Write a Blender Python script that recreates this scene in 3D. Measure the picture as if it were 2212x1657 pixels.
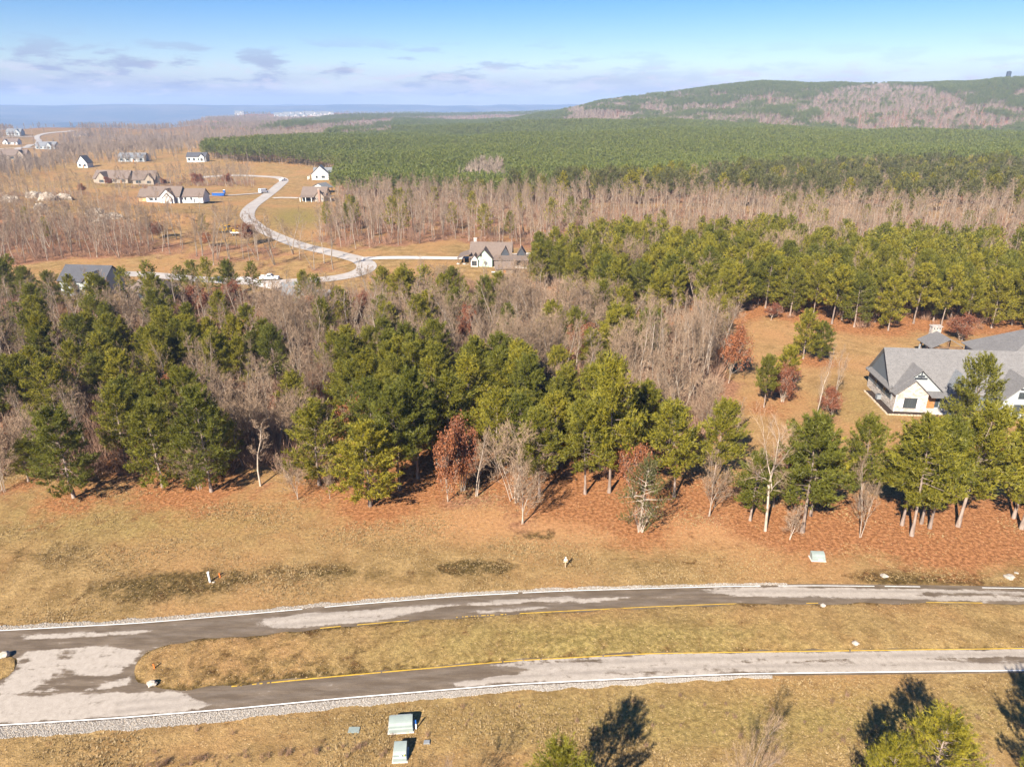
import bpy, math, random
import numpy as np
from mathutils import Vector, Matrix

for o in list(bpy.data.objects):
    bpy.data.objects.remove(o)
random.seed(7)
RNG = np.random.default_rng(11)
scene = bpy.context.scene
COL = scene.collection

# ------------------------------------------------------------------ camera
FPX = 1530.0                      # focal length in units of a 2212 px wide picture
PITCH = math.radians(21.4)
CAMZ = 50.0
cam = bpy.data.cameras.new('camera')
cam.sensor_fit = 'HORIZONTAL'
cam.sensor_width = 36.0
cam.lens = FPX / 2212.0 * 36.0
cam.clip_start = 0.5
cam.clip_end = 60000
camo = bpy.data.objects.new('camera', cam)
camo.location = (0, 0, CAMZ)
camo.rotation_euler = (math.pi / 2 - PITCH, 0, 0)
COL.objects.link(camo)
scene.camera = camo

# ------------------------------------------------------------------ light
HAZE = 0.00012
SUN_EL = 35.0
SUN_AZ = 27.2                     # shadows run to this azimuth, right of straight ahead
world = bpy.data.worlds.new('World')
scene.world = world
world.use_nodes = True


def N(nt, kind, x=None, **kw):
    n = nt.nodes.new(kind)
    for k, v in kw.items():
        setattr(n, k, v)
    return n


def L(nt, a, b):
    nt.links.new(a, b)


def build_world():
    nt = world.node_tree
    nt.nodes.clear()
    out = N(nt, 'ShaderNodeOutputWorld')
    bg = N(nt, 'ShaderNodeBackground')
    bg.inputs['Strength'].default_value = 0.062
    sky = N(nt, 'ShaderNodeTexSky', sky_type='NISHITA')
    sky.sun_disc = False
    sky.sun_elevation = math.radians(SUN_EL)
    sky.sun_rotation = math.radians(180 + SUN_AZ)
    sky.altitude = 500
    sky.air_density = 1.0
    sky.dust_density = 0.35
    sky.ozone_density = 2.0
    tc = N(nt, 'ShaderNodeTexCoord')
    sep = N(nt, 'ShaderNodeSeparateXYZ')
    L(nt, tc.outputs['Generated'], sep.inputs[0])
    # deeper blue with height, as the clear winter sky shows
    mr = N(nt, 'ShaderNodeMapRange', interpolation_type='SMOOTHSTEP')
    L(nt, sep.outputs['Z'], mr.inputs['Value'])
    mr.inputs['From Min'].default_value = 0.0
    mr.inputs['From Max'].default_value = 0.17
    tint = N(nt, 'ShaderNodeMix', data_type='RGBA')
    L(nt, mr.outputs['Result'], tint.inputs['Factor'])
    tint.inputs['A'].default_value = (0.72, 0.71, 0.79, 1)
    tint.inputs['B'].default_value = (0.20, 0.46, 0.76, 1)
    mul = N(nt, 'ShaderNodeMix', data_type='RGBA', blend_type='MULTIPLY')
    mul.inputs['Factor'].default_value = 1
    L(nt, sky.outputs[0], mul.inputs['A'])
    L(nt, tint.outputs['Result'], mul.inputs['B'])
    last = mul.outputs['Result']

    def cloud_layer(last, scale, lo, hi, zlo, zhi, ztop0, ztop1, col, amt, seed, detail=6.0, side=False):
        mp = N(nt, 'ShaderNodeMapping')
        mp.inputs['Scale'].default_value = scale
        mp.inputs['Location'].default_value = (seed, seed * 1.7, seed * .3)
        L(nt, tc.outputs['Generated'], mp.inputs['Vector'])
        nz = N(nt, 'ShaderNodeTexNoise')
        nz.inputs['Scale'].default_value = 1
        nz.inputs['Detail'].default_value = detail
        nz.inputs['Roughness'].default_value = 0.58
        L(nt, mp.outputs[0], nz.inputs['Vector'])
        m = N(nt, 'ShaderNodeMapRange', interpolation_type='SMOOTHSTEP')
        L(nt, nz.outputs['Fac'], m.inputs['Value'])
        m.inputs['From Min'].default_value = lo
        m.inputs['From Max'].default_value = hi
        b0 = N(nt, 'ShaderNodeMapRange', interpolation_type='SMOOTHSTEP')
        L(nt, sep.outputs['Z'], b0.inputs['Value'])
        b0.inputs['From Min'].default_value = zlo
        b0.inputs['From Max'].default_value = zhi
        b1 = N(nt, 'ShaderNodeMapRange', interpolation_type='SMOOTHSTEP')
        L(nt, sep.outputs['Z'], b1.inputs['Value'])
        b1.inputs['From Min'].default_value = ztop0
        b1.inputs['From Max'].default_value = ztop1
        b1.inputs['To Min'].default_value = 1
        b1.inputs['To Max'].default_value = 0
        a = N(nt, 'ShaderNodeMath', operation='MULTIPLY')
        L(nt, m.outputs[0], a.inputs[0])
        L(nt, b0.outputs[0], a.inputs[1])
        c = N(nt, 'ShaderNodeMath', operation='MULTIPLY')
        L(nt, a.outputs[0], c.inputs[0])
        L(nt, b1.outputs[0], c.inputs[1])
        d = N(nt, 'ShaderNodeMath', operation='MULTIPLY')
        L(nt, c.outputs[0], d.inputs[0])
        d.inputs[1].default_value = amt
        if side:
            sd = N(nt, 'ShaderNodeMapRange', interpolation_type='SMOOTHSTEP')
            L(nt, sep.outputs['X'], sd.inputs['Value'])
            sd.inputs['From Min'].default_value = -0.25; sd.inputs['From Max'].default_value = 0.3
            sd.inputs['To Min'].default_value = 1; sd.inputs['To Max'].default_value = 0.25
            d2 = N(nt, 'ShaderNodeMath', operation='MULTIPLY'); L(nt, d.outputs[0], d2.inputs[0]); L(nt, sd.outputs[0], d2.inputs[1]); d = d2
        mx = N(nt, 'ShaderNodeMix', data_type='RGBA')
        L(nt, d.outputs[0], mx.inputs['Factor'])
        L(nt, last, mx.inputs['A'])
        mx.inputs['B'].default_value = (*col, 1)
        return mx.outputs['Result']
    # lilac bank low over the horizon, then broken cumulus on top of it
    last = cloud_layer(last, (5, 5, 30), 0.15, 0.62, -0.3, -0.2, 0.012, 0.056, (2.65, 2.85, 4.0), 0.9, 3.1, 3)
    last = cloud_layer(last, (13, 13, 60), 0.50, 0.62, 0.004, 0.016, 0.040, 0.088, (2.1, 2.35, 3.55), 0.85, 8.2, side=True)
    last = cloud_layer(last, (22, 22, 85), 0.51, 0.63, 0.006, 0.016, 0.03, 0.055, (4.5, 4.3, 4.9), 0.8, 15.4)
    L(nt, last, bg.inputs['Color'])
    L(nt, bg.outputs[0], out.inputs[0])


build_world()
sun = bpy.data.lights.new('sun', 'SUN')
sun.energy = 4.8
sun.angle = math.radians(0.53)
sun.color = (1.0, 0.92, 0.79)
suno = bpy.data.objects.new('sun', sun)
_e, _a = math.radians(SUN_EL), math.radians(SUN_AZ)
sdir = Vector((math.sin(_a) * math.cos(_e), math.cos(_a) * math.cos(_e), -math.sin(_e)))
suno.rotation_euler = sdir.to_track_quat('-Z', 'Y').to_euler()
suno.location = (-40, -80, 120)
COL.objects.link(suno)

scene.view_settings.view_transform = 'Standard'
scene.view_settings.look = 'None'
scene.view_settings.gamma = 1.0
scene.view_settings.use_curve_mapping = False
scene.view_settings.exposure = 1.52
scene.render.engine = 'CYCLES'
scene.cycles.use_adaptive_sampling = True
scene.cycles.adaptive_threshold = 0.02
scene.cycles.max_bounces = 3
scene.cycles.diffuse_bounces = 1
scene.cycles.volume_bounces = 0
scene.cycles.transparent_max_bounces = 2
scene.cycles.glossy_bounces = 1
scene.cycles.transmission_bounces = 1
scene.cycles.caustics_reflective = False
scene.cycles.caustics_refractive = False

# ------------------------------------------------------------------ terrain
_sr = np.random.default_rng(5)


def _fbm_bank(n, wl0, wl1):
    wl = np.exp(_sr.uniform(np.log(wl0), np.log(wl1), n))
    th = _sr.uniform(0, 2 * np.pi, n)
    return np.cos(th) * 2 * np.pi / wl, np.sin(th) * 2 * np.pi / wl, _sr.uniform(0, 2 * np.pi, n)


def _bank(b, x, y):
    s = 0
    for kx, ky, p in zip(*b):
        s = s + np.sin(kx * x + ky * y + p)
    return s / math.sqrt(len(b[0]) / 2)


B_MID = _fbm_bank(10, 120, 420)
B_FAR = _fbm_bank(10, 500, 1600)
B_RID = _fbm_bank(8, 900, 5000)
B_PATCH = _fbm_bank(12, 60, 260)
B_CLUMP = _fbm_bank(12, 18, 60)


def sstep(t, a, b):
    t = np.clip((t - a) / (b - a), 0, 1)
    return t * t * (3 - 2 * t)


def Hf(x, y):
    x = np.asarray(x, float)
    y = np.asarray(y, float)
    r = np.hypot(x, y)
    az = np.degrees(np.arctan2(x, np.maximum(y, 1e-3)))
    h = 1.3 * sstep(r, 130, 320) * _bank(B_MID, x, y)
    h = h + 4.6 * sstep(r, 520, 1150) * _bank(B_FAR, x, y)
    # plantation ridge and hollow
    right = sstep(az, -2, 10)
    h = h + right * 7 * np.exp(-((r - 1250) / 260) ** 2) - right * 9 * np.exp(-((r - 1520) / 150) ** 2)
    hk = np.interp(az, [-30, -6, 0, 3, 6.7, 10, 14, 18, 22, 25, 28, 34, 46, 60],
                   [0, 0, 3, 18, 48, 60, 77, 101, 101, 101, 101, 100, 98, 92])
    h = h + hk * sstep(r, 1480, 2380) * (1 - 0.75 * sstep(r, 2700, 4200))
    # bluff edge far on the left, the valley and the blue ridge beyond it
    edge = np.interp(az, [-60, -24, -20.5, -17, 5, 60], [1500, 1750, 3400, 5000, 5400, 5400])
    h = h - 115 * sstep(r, edge, edge + 900)
    h = h + 20 * _bank(B_RID, x, y) * sstep(r, edge + 900, edge + 2600) * (1 - sstep(r, 8200, 10500))
    ridge = 13 * _bank(B_RID, x, y) + np.interp(az, [-50, -30, -24, -10, 0, 12, 40], [150, 152, 160, 158, 153, 150, 146])
    h = h + ridge * sstep(r, 8200, 10500)
    # fall of the bank below the limestone outcrops on the left
    bx, by = -215., 330.
    u = (y - by) * 0.9 + (x - bx) * 0.1
    h = h + 5.0 * np.exp(-((x - bx) / 75) ** 2) * sstep(u, -12, 6) * (1 - sstep(u, 40, 130))
    return h


def proj(x, y, z):
    x = np.asarray(x, float); y = np.asarray(y, float); z = np.asarray(z, float) - CAMZ
    cp, sp = math.cos(PITCH), math.sin(PITCH)
    d = y * cp - z * sp
    u = y * sp + z * cp
    d = np.where(d < 0.1, 0.1, d)
    return 1106 + FPX * x / d, 828.5 - FPX * u / d


def ground(px, py):
    """point of the terrain that stands at picture position px, py"""
    cp, sp = math.cos(PITCH), math.sin(PITCH)
    u = (px - 1106) / FPX
    v = -(py - 828.5) / FPX
    d = np.array([u, cp + v * sp, -sp + v * cp])
    if d[2] > -1e-4:
        d[2] = -1e-4
    t = CAMZ / -d[2]
    if t * d[1] < 130:
        return np.array([t * d[0], t * d[1], 0.0])
    ts = np.linspace(60, min(t * 1.6, 4000), 2500)
    hz = CAMZ + ts * d[2] - Hf(ts * d[0], ts * d[1])
    k = np.argmax(hz < 0)
    if hz[k] >= 0:
        k = len(ts) - 1
    t = ts[k]
    x, y = t * d[0], t * d[1]
    return np.array([x, y, float(Hf(x, y))])


def inpoly(px, py, poly):
    px = np.asarray(px); py = np.asarray(py)
    c = np.zeros(px.shape, bool)
    n = len(poly)
    for i in range(n):
        x0, y0 = poly[i]
        x1, y1 = poly[(i + 1) % n]
        cond = ((y0 > py) != (y1 > py)) & (px < (x1 - x0) * (py - y0) / ((y1 - y0) if y1 != y0 else 1e-9) + x0)
        c ^= cond
    return c


# ------------------------------------------------------------------ object helpers
def tag(o, label=None, cat=None, group=None, kind=None):
    if label: o['label'] = label
    if cat: o['category'] = cat
    if group: o['group'] = group
    if kind: o['kind'] = kind
    return o


def empty(name, loc, rz=0.0, label=None, cat=None, group=None):
    o = bpy.data.objects.new(name, None)
    o.empty_display_size = 0.3
    o.location = [float(c) for c in loc]
    o.rotation_euler = (0, 0, rz)
    COL.objects.link(o)
    return tag(o, label, cat, group)


def np_mesh(name, verts, tris=None, quads=None, mats=(), midx=None, attrs=None, smooth=False):
    me = bpy.data.meshes.new(name)
    verts = np.asarray(verts, np.float32)
    nt = 0 if tris is None else len(tris)
    nq = 0 if quads is None else len(quads)
    me.vertices.add(len(verts))
    me.vertices.foreach_set('co', verts.ravel())
    loops = []
    if nt: loops.append(np.asarray(tris, np.int32).ravel())
    if nq: loops.append(np.asarray(quads, np.int32).ravel())
    if loops:
        loops = np.concatenate(loops)
        me.loops.add(len(loops))
        me.loops.foreach_set('vertex_index', loops)
        me.polygons.add(nt + nq)
        st = np.concatenate([np.arange(nt) * 3, nt * 3 + np.arange(nq) * 4]).astype(np.int32)
        me.polygons.foreach_set('loop_start', st)
        if midx is not None:
            me.polygons.foreach_set('material_index', np.asarray(midx, np.int32))
        me.polygons.foreach_set('use_smooth', np.full(nt + nq, smooth))
    for m in mats:
        me.materials.append(m)
    if attrs:
        for k, v in attrs.items():
            v = np.asarray(v)
            if v.dtype.kind == 'i':
                a = me.attributes.new(k, 'INT', 'POINT'); a.data.foreach_set('value', v.astype(np.int32).ravel())
            elif v.ndim == 1:
                a = me.attributes.new(k, 'FLOAT', 'POINT'); a.data.foreach_set('value', v.astype(np.float32).ravel())
            else:
                a = me.attributes.new(k, 'FLOAT_VECTOR', 'POINT'); a.data.foreach_set('vector', v.astype(np.float32).ravel())
    me.update(calc_edges=True)
    me.validate()
    return me


def add_obj(name, me, parent=None, loc=None, link=True):
    o = bpy.data.objects.new(name, me)
    if link: COL.objects.link(o)
    if parent is not None: o.parent = parent
    if loc is not None: o.location = [float(c) for c in loc]
    return o


class MB:
    """collects polygons for one mesh"""
    def __init__(s):
        s.v = []; s.f = []

    def poly(s, pts):
        b = len(s.v)
        s.v += [tuple(p) for p in pts]
        s.f.append(tuple(range(b, b + len(pts))))

    def box(s, x0, x1, y0, y1, z0, z1):
        b = len(s.v)
        s.v += [(x0, y0, z0), (x1, y0, z0), (x1, y1, z0), (x0, y1, z0), (x0, y0, z1), (x1, y0, z1), (x1, y1, z1), (x0, y1, z1)]
        s.f += [tuple(b + i for i in q) for q in ((3, 2, 1, 0), (4, 5, 6, 7), (0, 1, 5, 4), (1, 2, 6, 5), (2, 3, 7, 6), (3, 0, 4, 7))]

    def prism(s, poly, axis, a0, a1):
        """extrude a 2-D outline along an axis; outline in the other two axes (in order)"""
        def P(u, w, a):
            return {'x': (a, u, w), 'y': (u, a, w), 'z': (u, w, a)}[axis]
        n = len(poly)
        b = len(s.v)
        s.v += [P(u, w, a0) for u, w in poly] + [P(u, w, a1) for u, w in poly]
        s.f.append(tuple(b + i for i in range(n)))
        s.f.append(tuple(b + n + i for i in reversed(range(n))))
        for i in range(n):
            j = (i + 1) % n
            s.f.append((b + i, b + n + i, b + n + j, b + j))

    def tube(s, pts, radii, n=6, cap=True):
        rings = []
        pts = [Vector(p) for p in pts]
        for i, p in enumerate(pts):
            d = (pts[min(i + 1, len(pts) - 1)] - pts[max(i - 1, 0)]).normalized()
            a = d.orthogonal().normalized()
            c = d.cross(a)
            b = len(s.v)
            for k in range(n):
                t = 2 * math.pi * k / n
                s.v.append(tuple(p + (a * math.cos(t) + c * math.sin(t)) * radii[i]))
            rings.append(b)
        for i in range(len(pts) - 1):
            for k in range(n):
                j = (k + 1) % n
                s.f.append((rings[i] + k, rings[i] + j, rings[i + 1] + j, rings[i + 1] + k))
        if cap:
            s.f.append(tuple(rings[-1] + k for k in range(n)))
            s.f.append(tuple(rings[0] + k for k in reversed(range(n))))

    def build(s, name, mat, parent=None, loc=None, smooth=False):
        me = bpy.data.meshes.new(name)
        me.from_pydata(s.v, [], s.f)
        me.materials.append(mat)
        if smooth:
            me.polygons.foreach_set('use_smooth', [True] * len(me.polygons))
        me.update()
        import bmesh
        bm = bmesh.new(); bm.from_mesh(me)
        bmesh.ops.recalc_face_normals(bm, faces=bm.faces)
        bm.to_mesh(me); bm.free()
        return add_obj(name, me, parent, loc)


# ------------------------------------------------------------------ materials
def new_mat(name):
    m = bpy.data.materials.new(name)
    m.use_nodes = True
    nt = m.node_tree
    nt.nodes.clear()
    out = N(nt, 'ShaderNodeOutputMaterial')
    return m, nt, out


def noise(nt, scale, detail=4, rough=0.55, coord=None, dist=0.0):
    if coord is None:
        tc = N(nt, 'ShaderNodeTexCoord')
        coord = tc.outputs['Object']
    n = N(nt, 'ShaderNodeTexNoise')
    n.inputs['Scale'].default_value = scale
    n.inputs['Detail'].default_value = detail
    n.inputs['Roughness'].default_value = rough
    n.inputs['Distortion'].default_value = dist
    L(nt, coord, n.inputs['Vector'])
    return n.outputs['Fac']


def mapr(nt, v, a, b, c=0.0, d=1.0, smooth=True):
    m = N(nt, 'ShaderNodeMapRange', interpolation_type='SMOOTHSTEP' if smooth else 'LINEAR')
    L(nt, v, m.inputs['Value'])
    m.inputs['From Min'].default_value = a
    m.inputs['From Max'].default_value = b
    m.inputs['To Min'].default_value = c
    m.inputs['To Max'].default_value = d
    return m.outputs[0]


def mixc(nt, f, a, b, mode='MIX'):
    m = N(nt, 'ShaderNodeMix', data_type='RGBA', blend_type=mode)
    if isinstance(f, (int, float)): m.inputs['Factor'].default_value = f
    else: L(nt, f, m.inputs['Factor'])
    for s, c in (('A', a), ('B', b)):
        if isinstance(c, tuple): m.inputs[s].default_value = (*c[:3], 1)
        else: L(nt, c, m.inputs[s])
    return m.outputs['Result']


def math_(nt, op, a, b=None):
    m = N(nt, 'ShaderNodeMath', operation=op)
    for i, c in enumerate((a, b)):
        if c is None: continue
        if isinstance(c, (int, float)): m.inputs[i].default_value = c
        else: L(nt, c, m.inputs[i])
    return m.outputs[0]


def attr(nt, name):
    a = N(nt, 'ShaderNodeAttribute', attribute_name=name)
    return a


def principled(nt, out, col, rough=0.8, spec=0.3, metal=0.0):
    p = N(nt, 'ShaderNodeBsdfPrincipled')
    if isinstance(col, tuple): p.inputs['Base Color'].default_value = (*col[:3], 1)
    else: L(nt, col, p.inputs['Base Color'])
    if isinstance(rough, (int, float)): p.inputs['Roughness'].default_value = rough
    else: L(nt, rough, p.inputs['Roughness'])
    p.inputs['Specular IOR Level'].default_value = spec
    p.inputs['Metallic'].default_value = metal
    L(nt, p.outputs[0], out.inputs['Surface'])
    return p


_mc = {}


def paint(name, col, rough=0.7, var=0.12, scale=3.0, spec=0.3, metal=0.0):
    """plain coloured surface with a little uneven weathering"""
    if name in _mc: return _mc[name]
    m, nt, out = new_mat(name)
    f = noise(nt, scale, 5, 0.6)
    lo = tuple(c * (1 - var) for c in col)
    hi = tuple(min(1, c * (1 + var)) for c in col)
    c = mixc(nt, mapr(nt, f, 0.3, 0.7), lo, hi)
    principled(nt, out, c, rough, spec, metal)
    _mc[name] = m
    return m


def foliage_mat(name, dark, mid, light, transl=0.25, dead=None):
    m, nt, out = new_mat(name)
    oi = N(nt, 'ShaderNodeObjectInfo')
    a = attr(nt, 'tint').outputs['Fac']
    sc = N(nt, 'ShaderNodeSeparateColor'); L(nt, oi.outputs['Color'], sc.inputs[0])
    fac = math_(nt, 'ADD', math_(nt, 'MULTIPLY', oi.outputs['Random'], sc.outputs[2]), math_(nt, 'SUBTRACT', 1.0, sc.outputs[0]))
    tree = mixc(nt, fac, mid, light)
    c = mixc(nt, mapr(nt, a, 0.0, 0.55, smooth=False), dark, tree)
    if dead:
        c = mixc(nt, mapr(nt, a, 0.93, 0.97), c, dead)
    d = N(nt, 'ShaderNodeBsdfPrincipled')
    L(nt, c, d.inputs['Base Color'])
    d.inputs['Roughness'].default_value = 0.5
    d.inputs['Specular IOR Level'].default_value = 0.35
    t = N(nt, 'ShaderNodeBsdfTranslucent')
    L(nt, c, t.inputs['Color'])
    mx = N(nt, 'ShaderNodeMixShader')
    mx.inputs[0].default_value = transl
    L(nt, d.outputs[0], mx.inputs[1])
    L(nt, t.outputs[0], mx.inputs[2])
    L(nt, mx.outputs[0], out.inputs['Surface'])
    return m


def bark_mat(name, a, b):
    m, nt, out = new_mat(name)
    oi = N(nt, 'ShaderNodeObjectInfo')
    tc = N(nt, 'ShaderNodeTexCoord')
    mp = N(nt, 'ShaderNodeMapping')
    mp.inputs['Scale'].default_value = (5, 5, 1.0)
    L(nt, tc.outputs['Object'], mp.inputs['Vector'])
    f = noise(nt, 1.0, 4, 0.6, mp.outputs[0])
    c = mixc(nt, mapr(nt, f, 0.3, 0.7), a, b)
    k = mapr(nt, oi.outputs['Random'], 0, 1, 0.75, 1.2, False)
    c2 = N(nt, 'ShaderNodeVectorMath', operation='SCALE')
    L(nt, c, c2.inputs[0]); L(nt, k, c2.inputs['Scale'])
    principled(nt, out, c2.outputs[0], 0.85, 0.15)
    return m


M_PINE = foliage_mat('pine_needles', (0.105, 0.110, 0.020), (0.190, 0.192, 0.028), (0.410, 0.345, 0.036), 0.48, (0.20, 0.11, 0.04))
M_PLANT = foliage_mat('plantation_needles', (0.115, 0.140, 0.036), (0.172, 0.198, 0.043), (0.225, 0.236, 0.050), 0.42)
M_OLIVE = foliage_mat('olive_needles', (0.075, 0.080, 0.028), (0.135, 0.135, 0.042), (0.18, 0.165, 0.050), 0.35)
M_RUSSET = foliage_mat('russet_leaves', (0.12, 0.045, 0.026), (0.27, 0.10, 0.055), (0.38, 0.145, 0.06), 0.3)
M_PBARK = bark_mat('pine_bark', (0.17, 0.125, 0.10), (0.31, 0.24, 0.20))
M_BARK = bark_mat('pale_bark', (0.26, 0.20, 0.155), (0.46, 0.38, 0.31))
M_TWIG = bark_mat('twigs', (0.205, 0.134, 0.084), (0.325, 0.230, 0.157))
M_BARK2 = bark_mat('grey_bark', (0.19, 0.148, 0.112), (0.34, 0.275, 0.22))
M_FARTWIG = bark_mat('far_twigs', (0.20, 0.150, 0.110), (0.30, 0.232, 0.180))
M_BRUSH = bark_mat('brush_stems', (0.205, 0.118, 0.078), (0.315, 0.195, 0.135))
# ------------------------------------------------------------------ where everything stands (picture position of the foot -> place)
ROAD_MID = [(150, 594), (250, 592), (330, 595), (430, 604), (560, 611), (650, 608), (720, 602), (770, 592), (792, 578), (778, 563), (722, 548),
            (650, 531), (590, 508), (548, 484), (534, 466), (545, 446), (575, 424), (600, 404), (613, 391), (598, 384), (550, 381), (490, 380), (420, 385)]
HOUSE_PX = {  # foot of the house: x, y in the photograph, clearance radius in metres
    'big': (2040, 885, 19), 'green': (1052, 572, 15), 'build': (366, 436, 22), 'farm': (708, 388, 20), 'porch': (674, 433, 18),
    'garage': (425, 350, 22), 'aframe': (180, 362, 22), 'brown': (238, 395, 16), 'brown2': (312, 398, 14), 'dark': (185, 628, 15),
    'hip': (315, 648, 7), 'l1': (30, 292, 26), 'l2': (22, 311, 20), 'l3': (98, 322, 24), 'l4': (26, 345, 22)}
CLEAR = []
for _k, (_x, _y, _r) in HOUSE_PX.items():
    g = ground(_x, _y)
    CLEAR.append((g[0], g[1], _r))
road_mid_w = [ground(*p) for p in ROAD_MID]


def resample(pts, step):
    pts = np.asarray(pts, float)
    d = np.r_[0, np.cumsum(np.hypot(*(pts[1:, :2] - pts[:-1, :2]).T))]
    # smooth with Catmull-Rom
    n = max(2, int(d[-1] / step))
    t = np.linspace(0, d[-1], n)
    out = []
    for tt in t:
        k = min(max(np.searchsorted(d, tt) - 1, 0), len(pts) - 2)
        p0, p1, p2, p3 = pts[max(k - 1, 0)], pts[k], pts[k + 1], pts[min(k + 2, len(pts) - 1)]
        u = (tt - d[k]) / max(d[k + 1] - d[k], 1e-6)
        out.append(0.5 * ((2 * p1) + (-p0 + p2) * u + (2 * p0 - 5 * p1 + 4 * p2 - p3) * u * u + (-p0 + 3 * p1 - 3 * p2 + p3) * u ** 3))
    return np.array(out)


road_mid_c = resample(road_mid_w, 4.0)


def clear_mask(x, y, road=True):
    ok = np.ones(np.shape(x), bool)
    for cx, cy, r in CLEAR:
        ok &= np.hypot(x - cx, y - cy) > r
    if road:
        d = np.full(np.shape(x), 1e9)
        for c in road_mid_c[::2]:
            d = np.minimum(d, np.hypot(x - c[0], y - c[1]))
        ok &= d > 7.5
    return ok


def scatter(poly, s, jit=0.42, rmax=None):
    """jittered places whose foot falls inside an outline given in the photograph"""
    gp = np.array([ground(*p) for p in poly])
    x0, x1 = gp[:, 0].min() - s, gp[:, 0].max() + s
    y0, y1 = gp[:, 1].min() - s, gp[:, 1].max() + s
    gx, gy = np.meshgrid(np.arange(x0, x1, s), np.arange(y0, y1, s))
    gx = gx + RNG.uniform(-jit, jit, gx.shape) * s
    gy = gy + RNG.uniform(-jit, jit, gy.shape) * s
    x, y = gx.ravel(), gy.ravel()
    z = Hf(x, y)
    px, py = proj(x, y, z)
    k = inpoly(px, py, poly)
    return np.c_[x, y, z, px, py][k]


PINES, BARES, RUSS, BRUSH, PLANT, FARBARE = [], [], [], [], [], []
TREE_SPOTS = []


def thin(pts, dmin):
    """drop places too near to trees that already stand"""
    if not TREE_SPOTS: return pts
    t = np.array(TREE_SPOTS)
    keep = []
    for p in pts:
        keep.append(np.min(np.hypot(t[:, 0] - p[0], t[:, 1] - p[1])) > dmin)
    return pts[np.array(keep, bool)] if len(pts) else pts


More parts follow.
